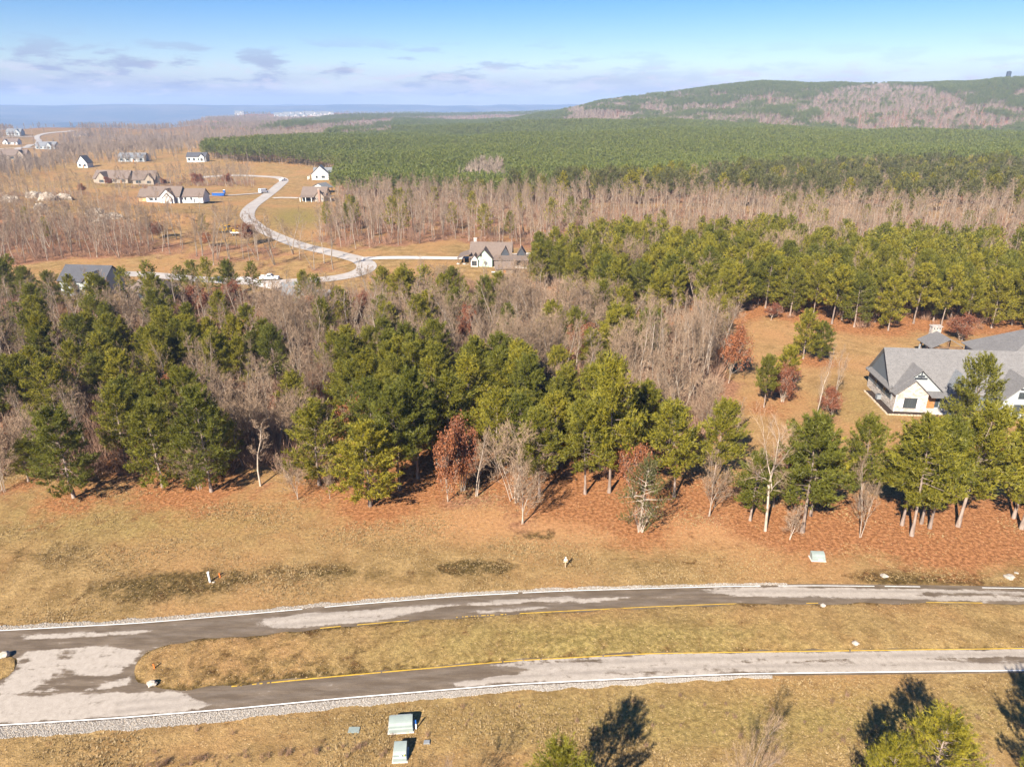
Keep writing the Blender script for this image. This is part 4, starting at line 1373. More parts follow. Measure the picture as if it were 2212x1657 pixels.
LAND = [(60, 'the thin leaning pine at left'), (160, 'the lone broad pine at left'), (400, 'the left pair of pines'), (590, 'the slim forked bare tree'), (690, 'the feathery drooping pine'), (800, 'the yellow-green pine'),
        (970, 'the russet front tree'), (1112, 'the grey many-stemmed tree'), (1264, 'the clear-stemmed pine'), (1382, 'the olive evergreen'), (1540, 'the leaning bare saplings'), (1653, 'the white-barked tree'),
        (1733, 'the large spreading pine'), (1857, 'the double-stemmed sapling'), (1975, 'the thick-trunked pine'), (2069, 'the full-crowned right pine'), (2200, 'the right-edge pine')]
LANDB = [(1150, 'the right side of the green house'), (1330, 'the bare thicket'), (1480, 'the pale tall saplings'), (1575, 'the rounded russet oak'), (1740, 'the bright clearing pine'), (1870, 'the open clearing'), (2010, 'the pavilion'), (2170, 'the grey rear roof')]
LANDH = [(760, 'the bend of the winding road'), (880, 'the long concrete drive'), (1040, 'the green house'), (1180, 'the green house porch'), (1400, 'the left end of the right pine stand'), (1700, 'the middle of the right pine stand'), (2050, 'the right end of the right pine stand')]


def wording(rec, what):
    z = rec['zone']
    tab = LANDB if z == 'backright' else LANDH if z in ('belt', 'upper') else LAND
    lm = min(tab, key=lambda t: abs(t[0] - rec['px']))[1]
    if z in ('backright', 'belt', 'upper'): dep = 'just behind' if rec['p'][1] < (190 if z == 'backright' else 285) else 'far behind'
    else: dep = 'close behind' if rec['p'][1] < 100 else 'well behind' if rec['p'][1] < 125 else 'far behind'
    hh = rec['h'] / {'pine': 13.3, 'bare': 14.0 if z in ('belt', 'lane', 'grove') else 11.5, 'russet': 7.0}[what]
    size = 'tall' if hh > 1.07 else 'short' if hh < .93 else 'medium-tall'
    form = {'pine': {'b': 'broad green pine', 't': 'narrow green pine'}, 'bare': {0: 'single-stemmed leafless tree', 1: 'twin-stemmed leafless tree', 2: 'bushy many-stemmed leafless tree'},
            'russet': {0: 'russet-leaved tree', 1: 'russet-leaved tree'}}[what][rec['shape']]
    if z in ('lane', 'grove', 'farleft'): return '%s %s %s' % (size, form, ZLAB[z][0])
    return '%s %s %s %s' % (size, form, dep, lm)


def apparent(rec):
    d = math.hypot(rec['p'][0], rec['p'][1])
    vis = -120 < rec['px'] < 2330
    return (10 if rec.get('hand') else 0) + (rec['h'] / d if vis else 0)


FAR_PINES, FAR_BARES = [], []
tr = np.random.default_rng(77)
PINES.sort(key=apparent, reverse=True)
for i, rec in enumerate(PINES):
    if rec.get('olive'):
        plant_tree('evergreen_tree', rec, OM, (9, 7.5), rec['label'], 'tree', None, tr); continue
    if i < 300:
        s = rec['shape']
        v = int(tr.integers(len(PM[s])))
        if rec.get('hand'): lab, grp = rec['label'], 'pines that stand out singly'
        else:
            wd, gn = ZLAB[rec['zone']]; lab, grp = wording(rec, 'pine'), 'pines of the woods'
        plant_tree('pine_tree', rec, PM[s][v], PDIM[s], lab, 'pine tree', grp, tr)
    else:
        FAR_PINES.append(rec)
BARES.sort(key=apparent, reverse=True)
for i, rec in enumerate(BARES):
    if i < 300:
        s = rec['shape']
        v = int(tr.integers(len(BM[s])))
        if rec.get('hand'): lab, grp = rec['label'], 'bare trees that stand out singly' if 'clump left' not in rec['label'] else 'tight leafless clump left of the clearing'
        else:
            wd, gn = ZLAB[rec['zone']]; lab, grp = wording(rec, 'bare'), 'bare trees of the woods'
        plant_tree('bare_tree', rec, (BM if rec.get('hand') else BM2)[s][v], BDIM[s], lab, 'bare tree', grp, tr)
    else:
        FAR_BARES.append(rec)
for rec in RUSS:
    s = rec['shape'] if rec.get('hand') else int(tr.integers(3))
    if rec.get('hand'): lab, grp = rec['label'], 'russet trees that stand out singly'
    else:
        wd, gn = ZLAB[rec['zone']]; lab, grp = wording(rec, 'russet'), 'russet trees of the woods'
    plant_tree('russet_tree', rec, RM[s], (8, 6.6), lab, 'tree', grp, tr)


# ------------------------------------------------------------------ woods and ground cover nobody could count: instanced on points
def scatter_object(name, pts, scl, idx, protos, label, rot=None, tilt=None):
    col = bpy.data.collections.new(name + '_kinds')
    for i, (pm) in enumerate(protos):
        o = bpy.data.objects.new('%s_%03d' % (name, i), pm)
        col.objects.link(o)
    n = len(pts)
    rz = RNG.uniform(0, 6.283, n) if rot is None else rot
    r3 = np.c_[np.zeros(n), np.zeros(n), rz] if tilt is None else np.c_[RNG.uniform(-tilt, tilt, n), RNG.uniform(-tilt, tilt, n), rz]
    me = np_mesh(name, pts, attrs=dict(idx=np.asarray(idx, np.int32), scl=np.asarray(scl, float), rot=r3))
    o = add_obj(name, me)
    ng = bpy.data.node_groups.new(name + '_nodes', 'GeometryNodeTree')
    ng.interface.new_socket('Geometry', in_out='INPUT', socket_type='NodeSocketGeometry')
    ng.interface.new_socket('Geometry', in_out='OUTPUT', socket_type='NodeSocketGeometry')
    gi, go = ng.nodes.new('NodeGroupInput'), ng.nodes.new('NodeGroupOutput')
    ip = ng.nodes.new('GeometryNodeInstanceOnPoints')
    ci = ng.nodes.new('GeometryNodeCollectionInfo')
    ci.inputs['Collection'].default_value = col
    ci.inputs['Separate Children'].default_value = True
    ci.inputs['Reset Children'].default_value = True

    def named(nm, t):
        a = ng.nodes.new('GeometryNodeInputNamedAttribute'); a.data_type = t; a.inputs['Name'].default_value = nm
        return a.outputs['Attribute']
    ng.links.new(gi.outputs[0], ip.inputs['Points'])
    ng.links.new(ci.outputs[0], ip.inputs['Instance'])
    ip.inputs['Pick Instance'].default_value = True
    ng.links.new(named('idx', 'INT'), ip.inputs['Instance Index'])
    ng.links.new(named('scl', 'FLOAT_VECTOR'), ip.inputs['Scale'])
    ng.links.new(named('rot', 'FLOAT_VECTOR'), ip.inputs['Rotation'])
    ng.links.new(ip.outputs[0], go.inputs[0])
    md = o.modifiers.new('scatter', 'NODES')
    md.node_group = ng
    tag(o, label, kind='stuff')
    return o


def recs_arrays(recs, H, rngw=(.85, 1.12)):
    P = np.array([r['p'] for r in recs])
    h = np.array([r['h'] for r in recs])
    s = h / H
    w = s * RNG.uniform(*rngw, len(recs))
    return P, np.c_[w, w, s]


# middle-distance pines
protos = [join_geo('mid_pine', *[(t[0]), (t[1][0], t[1][1])], [M_PBARK, M_PINE], t[1][2]) for t in
          [pine_geo(600 + i, 14, 7.2, 0.28, 38, 7, 2, 5, 0.72, 0.20, 0.17, 4, 1.7) for i in range(5)]]
for i in range(4):
    t = pine_geo(640 + i, 14, 8.2, 0.42, 30, 7, 2, 5, 0.72, 0.20, 0.16, 4, 2.6)
    protos.append(join_geo('mid_pine', t[0], (t[1][0], t[1][1]), [M_PBARK, M_OLIVE], t[1][2]))
if FAR_PINES:
    P, S = recs_arrays(FAR_PINES, 14)
    up = np.array([r.get('zone') == 'upper' for r in FAR_PINES]) & (RNG.random(len(P)) < .7)
    scatter_object('pine_woodland', P, S, np.where(up, RNG.integers(5, 9, len(P)), RNG.integers(0, 5, len(P))), protos, 'remaining green pines filling the woods behind the nearest trees')
protos = []
for i in range(7):
    t = bare_geo(700 + i, 15, 6.0, [0, 0, 1, 0, 1, 0, 0][i], 0.055, .62, .16)
    protos.append(join_geo('mid_bare', t[0], t[1], [M_BARK2, M_TWIG]))
if FAR_BARES:
    P, S = recs_arrays(FAR_BARES, 14.5)
    scatter_object('bare_woodland', P, S, RNG.integers(0, 7, len(P)), protos, 'grey leafless woods filling the belt and slopes in the middle distance')
# plantation
protos = []
for i in range(5):
    t = pine_geo(800 + i, 13, 6.0, 0.44, 14, 2.6, 2, 3, 1.05, 0.52, 0.13, 3, 1.3, .1)
    protos.append(join_geo('plantation_pine', t[0], (t[1][0], t[1][1]), [M_PBARK, M_PLANT], t[1][2]))
s = PLANT[:, 3] / 13
w = s * RNG.uniform(.85, 1.15, len(s))
scatter_object('pine_plantation', PLANT[:, :3], np.c_[w, w, s], RNG.integers(0, 5, len(s)), protos, 'dark green pine plantation carpeting the plateau and the hill')


def far_bare(seed):
    rng = np.random.default_rng(seed)
    segs = [([(0, 0, 0), (rng.normal(0, .2), rng.normal(0, .2), 7), (rng.normal(0, .5), rng.normal(0, .5), 12)], [.20, .14, .04], 3)]
    n = 80
    z = rng.uniform(3.5, 11.5, n)
    a = rng.uniform(0, 6.28, n)
    rr_ = 2.6 * np.sqrt(rng.random(n)) * np.interp(z, [3.5, 7, 12], [.5, 1, .55])
    A = np.c_[np.cos(a) * rr_ * .25, np.sin(a) * rr_ * .25, z - 1.2]
    B = np.c_[np.cos(a) * rr_, np.sin(a) * rr_, z + rng.uniform(.6, 2.2, n)]
    S = np.cross(B - A, rng.normal(0, 1, (n, 3))); S /= np.linalg.norm(S, axis=1, keepdims=True)
    V = np.stack([A - S * .07, A + S * .07, B], 1).reshape(-1, 3)
    tv, tq = tubes_np(segs)
    return join_geo('far_bare', (tv, tq), (V, np.arange(3 * n).reshape(-1, 3)), [M_BARK2, M_FARTWIG])


protos = [far_bare(850 + i) for i in range(6)]
s = FARBARE[:, 3] / 12.5
w = s * RNG.uniform(.9, 1.5, len(s))
scatter_object('far_bare_woodland', FARBARE[:, :3], np.c_[w, w, s], RNG.integers(0, 6, len(s)), protos, 'brown leafless woods spread over the far lots and the hill face')


def brush_geo(seed):
    rng = np.random.default_rng(seed)
    n = 95
    a = rng.uniform(0, 6.28, n)
    r0 = .8 * np.sqrt(rng.random(n)); r1 = r0 + rng.uniform(.1, .9, n)
    z1 = rng.uniform(.9, 3.0, n)
    A = np.c_[np.cos(a) * r0, np.sin(a) * r0, np.zeros(n) + z1 * rng.uniform(0, .55, n)]
    B = np.c_[np.cos(a) * r1, np.sin(a) * r1, z1]
    S = np.cross(B - A, rng.normal(0, 1, (n, 3))); S /= np.linalg.norm(S, axis=1, keepdims=True)
    V = np.stack([A - S * .022, A + S * .022, B], 1).reshape(-1, 3)
    return np_mesh('brush', V, tris=np.arange(3 * n).reshape(-1, 3), mats=[M_BRUSH])


BRUSH = np.array(BRUSH)
protos = [brush_geo(870 + i) for i in range(5)]
s = BRUSH[:, 3] / 2.6
w = s * RNG.uniform(.9, 1.5, len(s))
scatter_object('brush', BRUSH[:, :3], np.c_[w, w, s], RNG.integers(0, 5, len(s)), protos, 'reddish brown undergrowth of bare stems between the trees', tilt=.15)

# grass tufts on the verges and the median
def tuft_geo(seed, n=9, h=.26, w=.035):
    rng = np.random.default_rng(seed)
    a = rng.uniform(0, 6.28, n); r = rng.uniform(0, .12, n)
    A = np.c_[np.cos(a) * r, np.sin(a) * r, np.zeros(n)]
    B = A + np.c_[np.cos(a) * rng.uniform(.03, .2, n), np.sin(a) * rng.uniform(.03, .2, n), h * rng.uniform(.4, 1.1, n)]
    S = np.c_[-np.sin(a), np.cos(a), np.zeros(n)]
    V = np.stack([A - S * w, A + S * w, B], 1).reshape(-1, 3)
    return V, np.arange(3 * n).reshape(-1, 3)


M_GRASS = foliage_mat('dry_grass_blades', (0.26, 0.17, 0.075), (0.36, 0.245, 0.11), (0.48, 0.345, 0.17), .35)
protos = []
for i in range(6):
    V, F = tuft_geo(880 + i)
    protos.append(np_mesh('grass_tuft', V, tris=F, mats=[M_GRASS], attrs=dict(tint=np.repeat(np.random.default_rng(i).uniform(.2, 1, len(F)), 3) * .92)))
n = 120000
px = RNG.uniform(-60, 2290, n); 
yy = RNG.uniform(36, 92, n)
xx = (px - 1106) / FPX * (yy * math.cos(PITCH) + 50 * math.sin(PITCH))
ppx, ppy = proj(xx, yy, np.zeros(n))
tl, bl = np.interp(ppx, XS, TOP), np.interp(ppx, XS, BOT)
mu, ml = pl(MU, ppx), pl(ML, ppx)
nose = np.hypot((ppx - 415) / 112, (ppy - 1436) / 50) < 1
field = (ppy < tl - 12) | (ppy > bl + np.where(ppx < 1670, 32, 14))
med = ((ppx > 415) & (ppy > mu + 4) & (ppy < ml - 4)) | (nose & (ppx <= 415))
lit = np.zeros(n)
# fewer tufts where needles lie thick
ix = np.clip(np.searchsorted(gx, xx), 0, nx - 1); iy = np.clip(np.searchsorted(gy, yy), 0, ny - 1)
lit = litter[iy, ix]
patch = _bank(B_CLUMP, xx * 2.2, yy * 2.2)
k = (field & (RNG.random(n) < np.clip(0.62 + .28 * patch - .6 * lit, .04, 1))) | (med & (RNG.random(n) < .35))
s = np.where(med, .34, .56)[k] * RNG.uniform(.5, 1.15, k.sum()) * np.clip(1 + .25 * patch[k], .5, 1.5)
zz = np.where(med[k], .15, -.01)
scatter_object('grass', np.c_[xx[k], yy[k], zz], np.c_[s * 1.3, s * 1.3, s], RNG.integers(0, 6, k.sum()), protos, 'dry tan grass tufts on the verges and the median', tilt=.2)

# gravel
M_STONE = bark_mat('limestone_gravel', (0.23, 0.20, 0.17), (0.42, 0.38, 0.34))


def stone_geo(seed, r=.06):
    rng = np.random.default_rng(seed)
    import bmesh
    bm = bmesh.new()
    bmesh.ops.create_icosphere(bm, subdivisions=1, radius=r)
    for v in bm.verts:
        v.co *= rng.uniform(.75, 1.25)
        v.co.z *= .7
    me = bpy.data.meshes.new('stone'); bm.to_mesh(me); bm.free()
    me.materials.append(M_STONE)
    return me


pts = []
for bx0, by0, bx1, by1, m in GRAV:
    i = RNG.integers(0, len(bx0) - 1, m); f = RNG.random(m); t = np.clip(RNG.random(m) * 1.12 - .06, -.05, 1.1)
    xa = bx0[i] * (1 - f) + bx0[i + 1] * f; ya = by0[i] * (1 - f) + by0[i + 1] * f
    xb = bx1[i] * (1 - f) + bx1[i + 1] * f; yb_ = by1[i] * (1 - f) + by1[i + 1] * f
    pts.append(np.c_[xa * (1 - t) + xb * t, ya * (1 - t) + yb_ * t, np.full(m, .03)])
pts = np.concatenate(pts)
s = RNG.uniform(.45, 1.25, len(pts)) * 1.0
scatter_object('gravel', pts, np.c_[s, s, s], RNG.integers(0, 4, len(pts)), [stone_geo(890 + i) for i in range(4)], 'white crushed stone along both road shoulders', tilt=1.0)
# ------------------------------------------------------------------ buildings
def shingle(name, col):
    if name in _mc: return _mc[name]
    m, nt, out = new_mat(name)
    tc = N(nt, 'ShaderNodeTexCoord'); co = tc.outputs['Object']
    a = noise(nt, 5.0, 3, 0.7, co); b = noise(nt, 0.6, 3, 0.5, co)
    mp = N(nt, 'ShaderNodeMapping'); mp.inputs['Scale'].default_value = (2.2, 2.2, 6.5); L(nt, co, mp.inputs['Vector'])
    br = N(nt, 'ShaderNodeTexVoronoi'); br.inputs['Scale'].default_value = 1.0; L(nt, mp.outputs[0], br.inputs['Vector'])
    c = mixc(nt, mapr(nt, a, .3, .7), tuple(v * .74 for v in col), tuple(v * 1.2 for v in col))
    c = mixc(nt, mapr(nt, br.outputs['Color'], .2, .9, 0, .45), c, tuple(v * 1.3 for v in col))
    c = mixc(nt, mapr(nt, b, .35, .7, 0, .3), c, tuple(v * .8 for v in col))
    principled(nt, out, c, .9, .2)
    _mc[name] = m
    return m


def stone_veneer(name, a, b, mortar, scale=1.0):
    if name in _mc: return _mc[name]
    m, nt, out = new_mat(name)
    tc = N(nt, 'ShaderNodeTexCoord'); co = tc.outputs['Object']
    mp = N(nt, 'ShaderNodeMapping'); mp.inputs['Scale'].default_value = (2.0 * scale, 2.0 * scale, 3.6 * scale); L(nt, co, mp.inputs['Vector'])
    v = N(nt, 'ShaderNodeTexVoronoi', feature='F1'); L(nt, mp.outputs[0], v.inputs['Vector']); v.inputs['Scale'].default_value = 1
    e = N(nt, 'ShaderNodeTexVoronoi', feature='DISTANCE_TO_EDGE'); L(nt, mp.outputs[0], e.inputs['Vector']); e.inputs['Scale'].default_value = 1
    c = mixc(nt, mapr(nt, v.outputs['Color'], .15, .85), a, b)
    c = mixc(nt, mapr(nt, e.outputs['Distance'], .02, .07, 1, 0), c, mortar)
    principled(nt, out, c, .9, .15)
    _mc[name] = m
    return m


def siding(name, col, axis='z', sc=4.0, dark=.8):
    if name in _mc: return _mc[name]
    m, nt, out = new_mat(name)
    tc = N(nt, 'ShaderNodeTexCoord'); co = tc.outputs['Object']
    w = N(nt, 'ShaderNodeTexWave', wave_type='BANDS', bands_direction=axis.upper(), wave_profile='SAW'); w.inputs['Scale'].default_value = sc; L(nt, co, w.inputs['Vector'])
    n = noise(nt, .8, 4, .6, co)
    c = mixc(nt, mapr(nt, w.outputs['Fac'], .8, 1, 0, 1), col, tuple(v * dark for v in col))
    c = mixc(nt, mapr(nt, n, .3, .75, 0, .35), c, tuple(v * .85 for v in col))
    principled(nt, out, c, .75, .25)
    _mc[name] = m
    return m


R_GREY = shingle('grey_shingles', (0.150, 0.142, 0.140))
R_BROWN = shingle('brown_shingles', (0.155, 0.118, 0.098))
R_DARK = shingle('dark_shingles', (0.075, 0.075, 0.085))
R_SLATE = shingle('slate_shingles', (0.16, 0.165, 0.175))
W_STONE = stone_veneer('cream_stone', (0.30, 0.25, 0.215), (0.52, 0.465, 0.42), (0.40, 0.36, 0.32))
W_WHITE = siding('white_siding', (0.56, 0.55, 0.53))
W_WRAP = paint('house_wrap', (0.58, 0.57, 0.555), .6, .06, .5)
W_GREY = siding('blue_grey_batten', (0.30, 0.34, 0.37), 'x', 5)
W_LGREY = siding('pale_grey_siding', (0.34, 0.36, 0.365))
W_MINT = siding('mint_siding', (0.40, 0.52, 0.42))
W_TAN = siding('tan_siding', (0.31, 0.255, 0.20))
W_BRICK = stone_veneer('brown_brick', (0.24, 0.13, 0.09), (0.36, 0.22, 0.16), (0.3, 0.25, 0.22), 2.2)
W_DARK = siding('charcoal_siding', (0.12, 0.135, 0.15), 'y', 5)
W_SHEATH = paint('wood_sheathing', (0.50, 0.32, 0.16), .8, .2, .7)
M_TRIM = paint('dark_trim', (0.055, 0.06, 0.07), .5, .1)
M_TRIMW = paint('white_trim', (0.78, 0.77, 0.75), .5, .06)
M_WOOD = paint('timber', (0.16, 0.095, 0.055), .7, .25, 2)
M_DOORW = paint('oak_door', (0.30, 0.14, 0.05), .45, .2, 3)
M_MULCH = paint('dark_mulch', (0.035, 0.022, 0.016), .95, .4, 6)
M_EDGE = paint('stone_edging', (0.46, 0.36, 0.26), .9, .25, 4)
M_METAL = paint('metal_grey', (0.22, 0.23, 0.24), .5, .15, 3)


def glass_mat():
    m, nt, out = new_mat('window_glass')
    principled(nt, out, mixc(nt, noise(nt, .7, 2), (0.02, 0.03, 0.035), (0.06, 0.075, 0.085)), .06, .8)
    return m


M_GLASS = glass_mat()


def gable(par, x0, x1, y0, y1, zw, rise, axis, wm, rm, ov=.45, z0=0.0, th=.16, wname='wall', rname='roof', wall=True):
    w = MB()
    if axis == 'x':
        ym = (y0 + y1) / 2
        if wall:
            w.prism([(y0, z0), (y1, z0), (y1, zw), (ym, zw + rise), (y0, zw)], 'x', x0, x1)
        half = (y1 - y0) / 2; sl = rise / half
        R = MB()
        for s in (-1, 1):
            e = (ym + s * (half + ov), zw - ov * sl + .03); t = (ym, zw + rise + .03)
            R.prism([e, t, (t[0], t[1] + th), (e[0], e[1] + th)], 'x', x0 - ov, x1 + ov)
    else:
        xm = (x0 + x1) / 2
        if wall:
            w.prism([(x0, z0), (x1, z0), (x1, zw), (xm, zw + rise), (x0, zw)], 'y', y0, y1)
        half = (x1 - x0) / 2; sl = rise / half
        R = MB()
        for s in (-1, 1):
            e = (xm + s * (half + ov), zw - ov * sl + .03); t = (xm, zw + rise + .03)
            R.prism([e, t, (t[0], t[1] + th), (e[0], e[1] + th)], 'y', y0 - ov, y1 + ov)
    if wall: w.build(wname, wm, par)
    return R.build(rname, rm, par)


def hip(par, x0, x1, y0, y1, zw, rise, wm, rm, ov=.5, z0=0.0, inset=None, wall=True):
    if wall:
        w = MB(); w.box(x0, x1, y0, y1, z0, zw); w.build('wall', wm, par)
    x0 -= ov; x1 += ov; y0 -= ov; y1 += ov
    i = (y1 - y0) / 2 if inset is None else inset
    ym = (y0 + y1) / 2
    z = zw + .03; t = zw + rise
    R = MB()
    b = 0
    R.v = [(x0, y0, z), (x1, y0, z), (x1, y1, z), (x0, y1, z), (x0 + i, ym, t), (x1 - i, ym, t), (x0, y0, z + .15), (x1, y0, z + .15), (x1, y1, z + .15), (x0, y1, z + .15)]
    R.f = [(3, 2, 1, 0), (0, 1, 7, 6), (1, 2, 8, 7), (2, 3, 9, 8), (3, 0, 6, 9), (6, 7, 5, 4), (7, 8, 5), (8, 9, 4, 5), (9, 6, 4)]
    return R.build('roof', rm, par)


def window(par, side, a, z, w, h, pos, frame=None, mull=1):
    """a: centre along the wall; pos: wall plane"""
    frame = frame or M_TRIM
    def P(mb, u0, u1, z0, z1, d0, d1):
        if side == '-y': mb.box(u0, u1, pos - d1, pos - d0, z0, z1)
        elif side == '-x': mb.box(pos - d1, pos - d0, u0, u1, z0, z1)
        else: mb.box(pos + d0, pos + d1, u0, u1, z0, z1)
    f = MB(); t = .09
    P(f, a - w / 2 - t, a + w / 2 + t, z - h / 2 - t, z - h / 2, -.02, .07)
    P(f, a - w / 2 - t, a + w / 2 + t, z + h / 2, z + h / 2 + t, -.02, .07)
    P(f, a - w / 2 - t, a - w / 2, z - h / 2, z + h / 2, -.02, .07)
    P(f, a + w / 2, a + w / 2 + t, z - h / 2, z + h / 2, -.02, .07)
    for i in range(mull):
        u = a - w / 2 + w * (i + 1) / (mull + 1)
        P(f, u - .035, u + .035, z - h / 2, z + h / 2, -.02, .06)
    o = f.build('window', frame, par)
    g = MB(); P(g, a - w / 2, a + w / 2, z - h / 2, z + h / 2, -.05, .03)
    g.build('pane', M_GLASS, o)
    return o


def door(par, a, z0, w, h, pos, mat=None, side='-y'):
    d = MB()
    if side == '-y': d.box(a - w / 2, a + w / 2, pos - .05, pos + .02, z0, z0 + h)
    else: d.box(pos - .05, pos + .02, a - w / 2, a + w / 2, z0, z0 + h)
    o = d.build('door', mat or M_DOORW, par)
    k = MB()
    if side == '-y': k.box(a + w * .34, a + w * .40, pos - .12, pos - .05, z0 + 1.0, z0 + 1.12)
    else: k.box(pos - .12, pos - .05, a + w * .34, a + w * .40, z0 + 1.0, z0 + 1.12)
    k.build('handle', M_METAL, o)
    return o


def bx(name, par, mat, *b):
    m = MB(); m.box(*b); return m.build(name, mat, par)


def post(par, x, y, z0, z1, r=.1, mat=None, name='post'):
    m = MB(); m.box(x - r, x + r, y - r, y + r, z0, z1); return m.build(name, mat or M_WOOD, par)


# --- grey stone house at the right
g = ground(1925, 886)
H1 = empty('stone_house', (g[0], g[1], 0), -0.10, 'large grey-roofed house with a cream stone gable behind the right-hand pines', 'house')
gable(H1, 0, 34, 1.3, 11.8, 3.5, 5.8, 'x', W_DARK, R_GREY, .5)
gable(H1, -.0, 8.2, .9, 7.0, 3.5, 3.8, 'y', W_LGREY, R_GREY, .45)
gable(H1, .05, 5.35, -.7, 4.0, 3.45, 2.45, 'y', W_STONE, R_GREY, .35)
bx('wall', H1, W_STONE, -.06, .0 - .01, -.6, 11.6, 0, 1.5)                  # stone base of the side wall
m = MB(); m.prism([(-.75, 3.42), (-.04, 3.95), (-.04, 4.07), (-.75, 3.55)], 'y', .9, 12.1); m.build('pent_roof', R_GREY, H1)
window(H1, '-y', 2.55, 1.75, 2.0, 1.7, -.7, M_TRIM, 2)
for s in (-1, 1):
    bx('shutter', H1, M_TRIMW, 2.55 + s * 1.42 - .28, 2.55 + s * 1.42 + .28, -.80, -.71, .95, 2.5)
for y in (4.2, 8.3): window(H1, '-x', y, 2.0, 1.1, 1.4, 0, M_TRIM, 1)
door(H1, 6.6, .3, 1.7, 2.4, .9)
window(H1, '-y', 7.75, 1.6, .5, 2.0, .9, M_TRIM, 0)
m = MB(); m.prism([(-1.0, 2.95), (.88, 3.35), (.88, 3.50), (-1.0, 3.10)], 'x', 5.75, 9.0); m.build('porch_roof', R_GREY, H1)
bx('porch_slab', H1, M_CONC, 5.4, 9.4, -1.3, .88, 0, .28)
post(H1, 8.7, -.75, .28, 2.98, .14, M_TRIM); bx('pier', H1, W_STONE, 8.42, 8.98, -1.03, -.47, .28, 1.1)
for k, (u, zz_) in enumerate(((4.1, 6.35), (4.1, 5.9))):                     # timber truss in the big gable
    bx('truss_beam', H1, M_TRIM, 4.1 - (.55 + .5 * k), 4.1 + (.55 + .5 * k), .45, .6, zz_, zz_ + .14)
bx('truss_post', H1, M_TRIM, 4.03, 4.17, .46, .59, 6.05, 7.1)
gable(H1, 9.6, 12.8, 1.6, 6.0, 4.6, 1.9, 'y', W_DARK, R_SLATE, .3, 3.6)        # dormer behind the pine
window(H1, '-y', 11.2, 5.0, 1.3, .8, 1.6)
gable(H1, 17.2, 23.4, -1.6, 6.5, 3.6, 3.2, 'y', W_LGREY, R_GREY, .5)
window(H1, '-y', 20.3, 4.2, 1.7, 1.0, -1.6, M_TRIM, 1)
window(H1, '-y', 20.3, 1.7, 2.4, 1.5, -1.6, M_TRIM, 2)
for k in range(2): bx('truss_beam', H1, M_TRIM, 20.3 - (.5 + .45 * k), 20.3 + (.5 + .45 * k), -2.0, -1.86, 5.9 - .45 * k, 6.04 - .45 * k)
hip(H1, 24.4, 46, 13.4, 27.5, 4.1, 6.4, W_GREY, R_GREY, .6, 0, 10.2)            # rear wing
gable(H1, 30.5, 42, 10.2, 15.5, 4.4, 4.4, 'y', W_GREY, R_GREY, .55)
bx('downspout', H1, M_TRIMW, .02, .12, -.82, -.72, 0, 3.3)
# beds, air conditioner
m = MB(); m.box(-1.35, -.06, -2.0, 9.0, 0, .10); m.box(-1.3499, 5.3, -2.0, -.72, 0, .101); fb = m.build('flower_bed', M_MULCH, None)
fb.location = H1.location; fb.rotation_euler = H1.rotation_euler; tag(fb, 'dark mulch bed with pale stone edging round the stone gable', 'flower bed')
for i in range(20): bx('edging_stone', fb, M_EDGE, -1.62, -1.36, -2.2 + i * .56, -1.74 + i * .56, 0, .16 + .03 * (i % 3))
for i in range(13): bx('edging_stone', fb, M_EDGE, -1.30 + i * .52, -.86 + i * .52, -2.28, -2.02, 0, .16 + .03 * (i % 2))
g2 = ground(1892, 862)
ac = empty('air_conditioner', (g2[0] + .4, g2[1], 0), -.1, 'grey boxy air conditioner against the left wall of the stone house', 'air conditioner')
bx('cabinet', ac, M_METAL, -.4, .4, -.4, .4, .08, .95); bx('pad', ac, M_CONC, -.5, .5, -.5, .5, 0, .08)
m = MB(); m.tube([(0, 0, .95), (0, 0, 1.0)], [.34, .34], 12); m.build('fan_grille', M_TRIM, ac)
# --- pavilion
PVN = empty('pavilion', (90.6, 139.8, 0), -.06, 'open timber pavilion with grey gable roof behind the stone house', 'pavilion')
gable(PVN, -3.1, 3.1, 0, 5.2, 3.3, 1.7, 'y', W_STONE, R_GREY, .5, wall=False)
for x in (-2.9, 2.9):
    for y in (.15, 5.0): post(PVN, x, y, 0, 3.2, .16)
for y in (.15, 5.0): bx('beam', PVN, M_WOOD, -3.05, 3.05, y - .12, y + .12, 3.0, 3.3)
for s in (-1, 1):
    m = MB(); m.prism([(s * 2.8, 2.0), (s * 2.8, 2.3), (s * 1.7, 3.05), (s * 1.5, 3.0)], 'y', .05, .25); m.build('brace', M_WOOD, PVN)
bx('king_post', PVN, M_WOOD, -.12, .12, .05, .25, 3.3, 4.7)
bx('slab', PVN, M_CONC, -3.6, 3.6, -.6, 5.6, 0, .12)
ch = bx('chimney', PVN, W_STONE, -1.0, .9, 5.4, 6.6, 0, 6.0)
bx('cap', ch, W_STONE, -1.15, 1.05, 5.25, 6.75, 6.0, 6.2)
for x in (-.6, .0, .55): bx('flue', ch, M_TRIM, x - .12, x + .12, 5.38, 5.41, 5.5, 5.8)
gr = empty('outdoor_oven', (84.6, 139.2, 0), 0, 'cream stone outdoor oven with a metal flue left of the pavilion', 'oven')
bx('body', gr, W_STONE, -1.1, 1.1, 0, 1.6, 0, 2.2); bx('top_slab', gr, M_METAL, -1.25, 1.25, -.1, 1.7, 2.2, 2.35)
m = MB(); m.tube([(0.2, .8, 2.35), (0.2, .8, 3.9)], [.2, .2], 10); m.build('flue', M_METAL, gr)

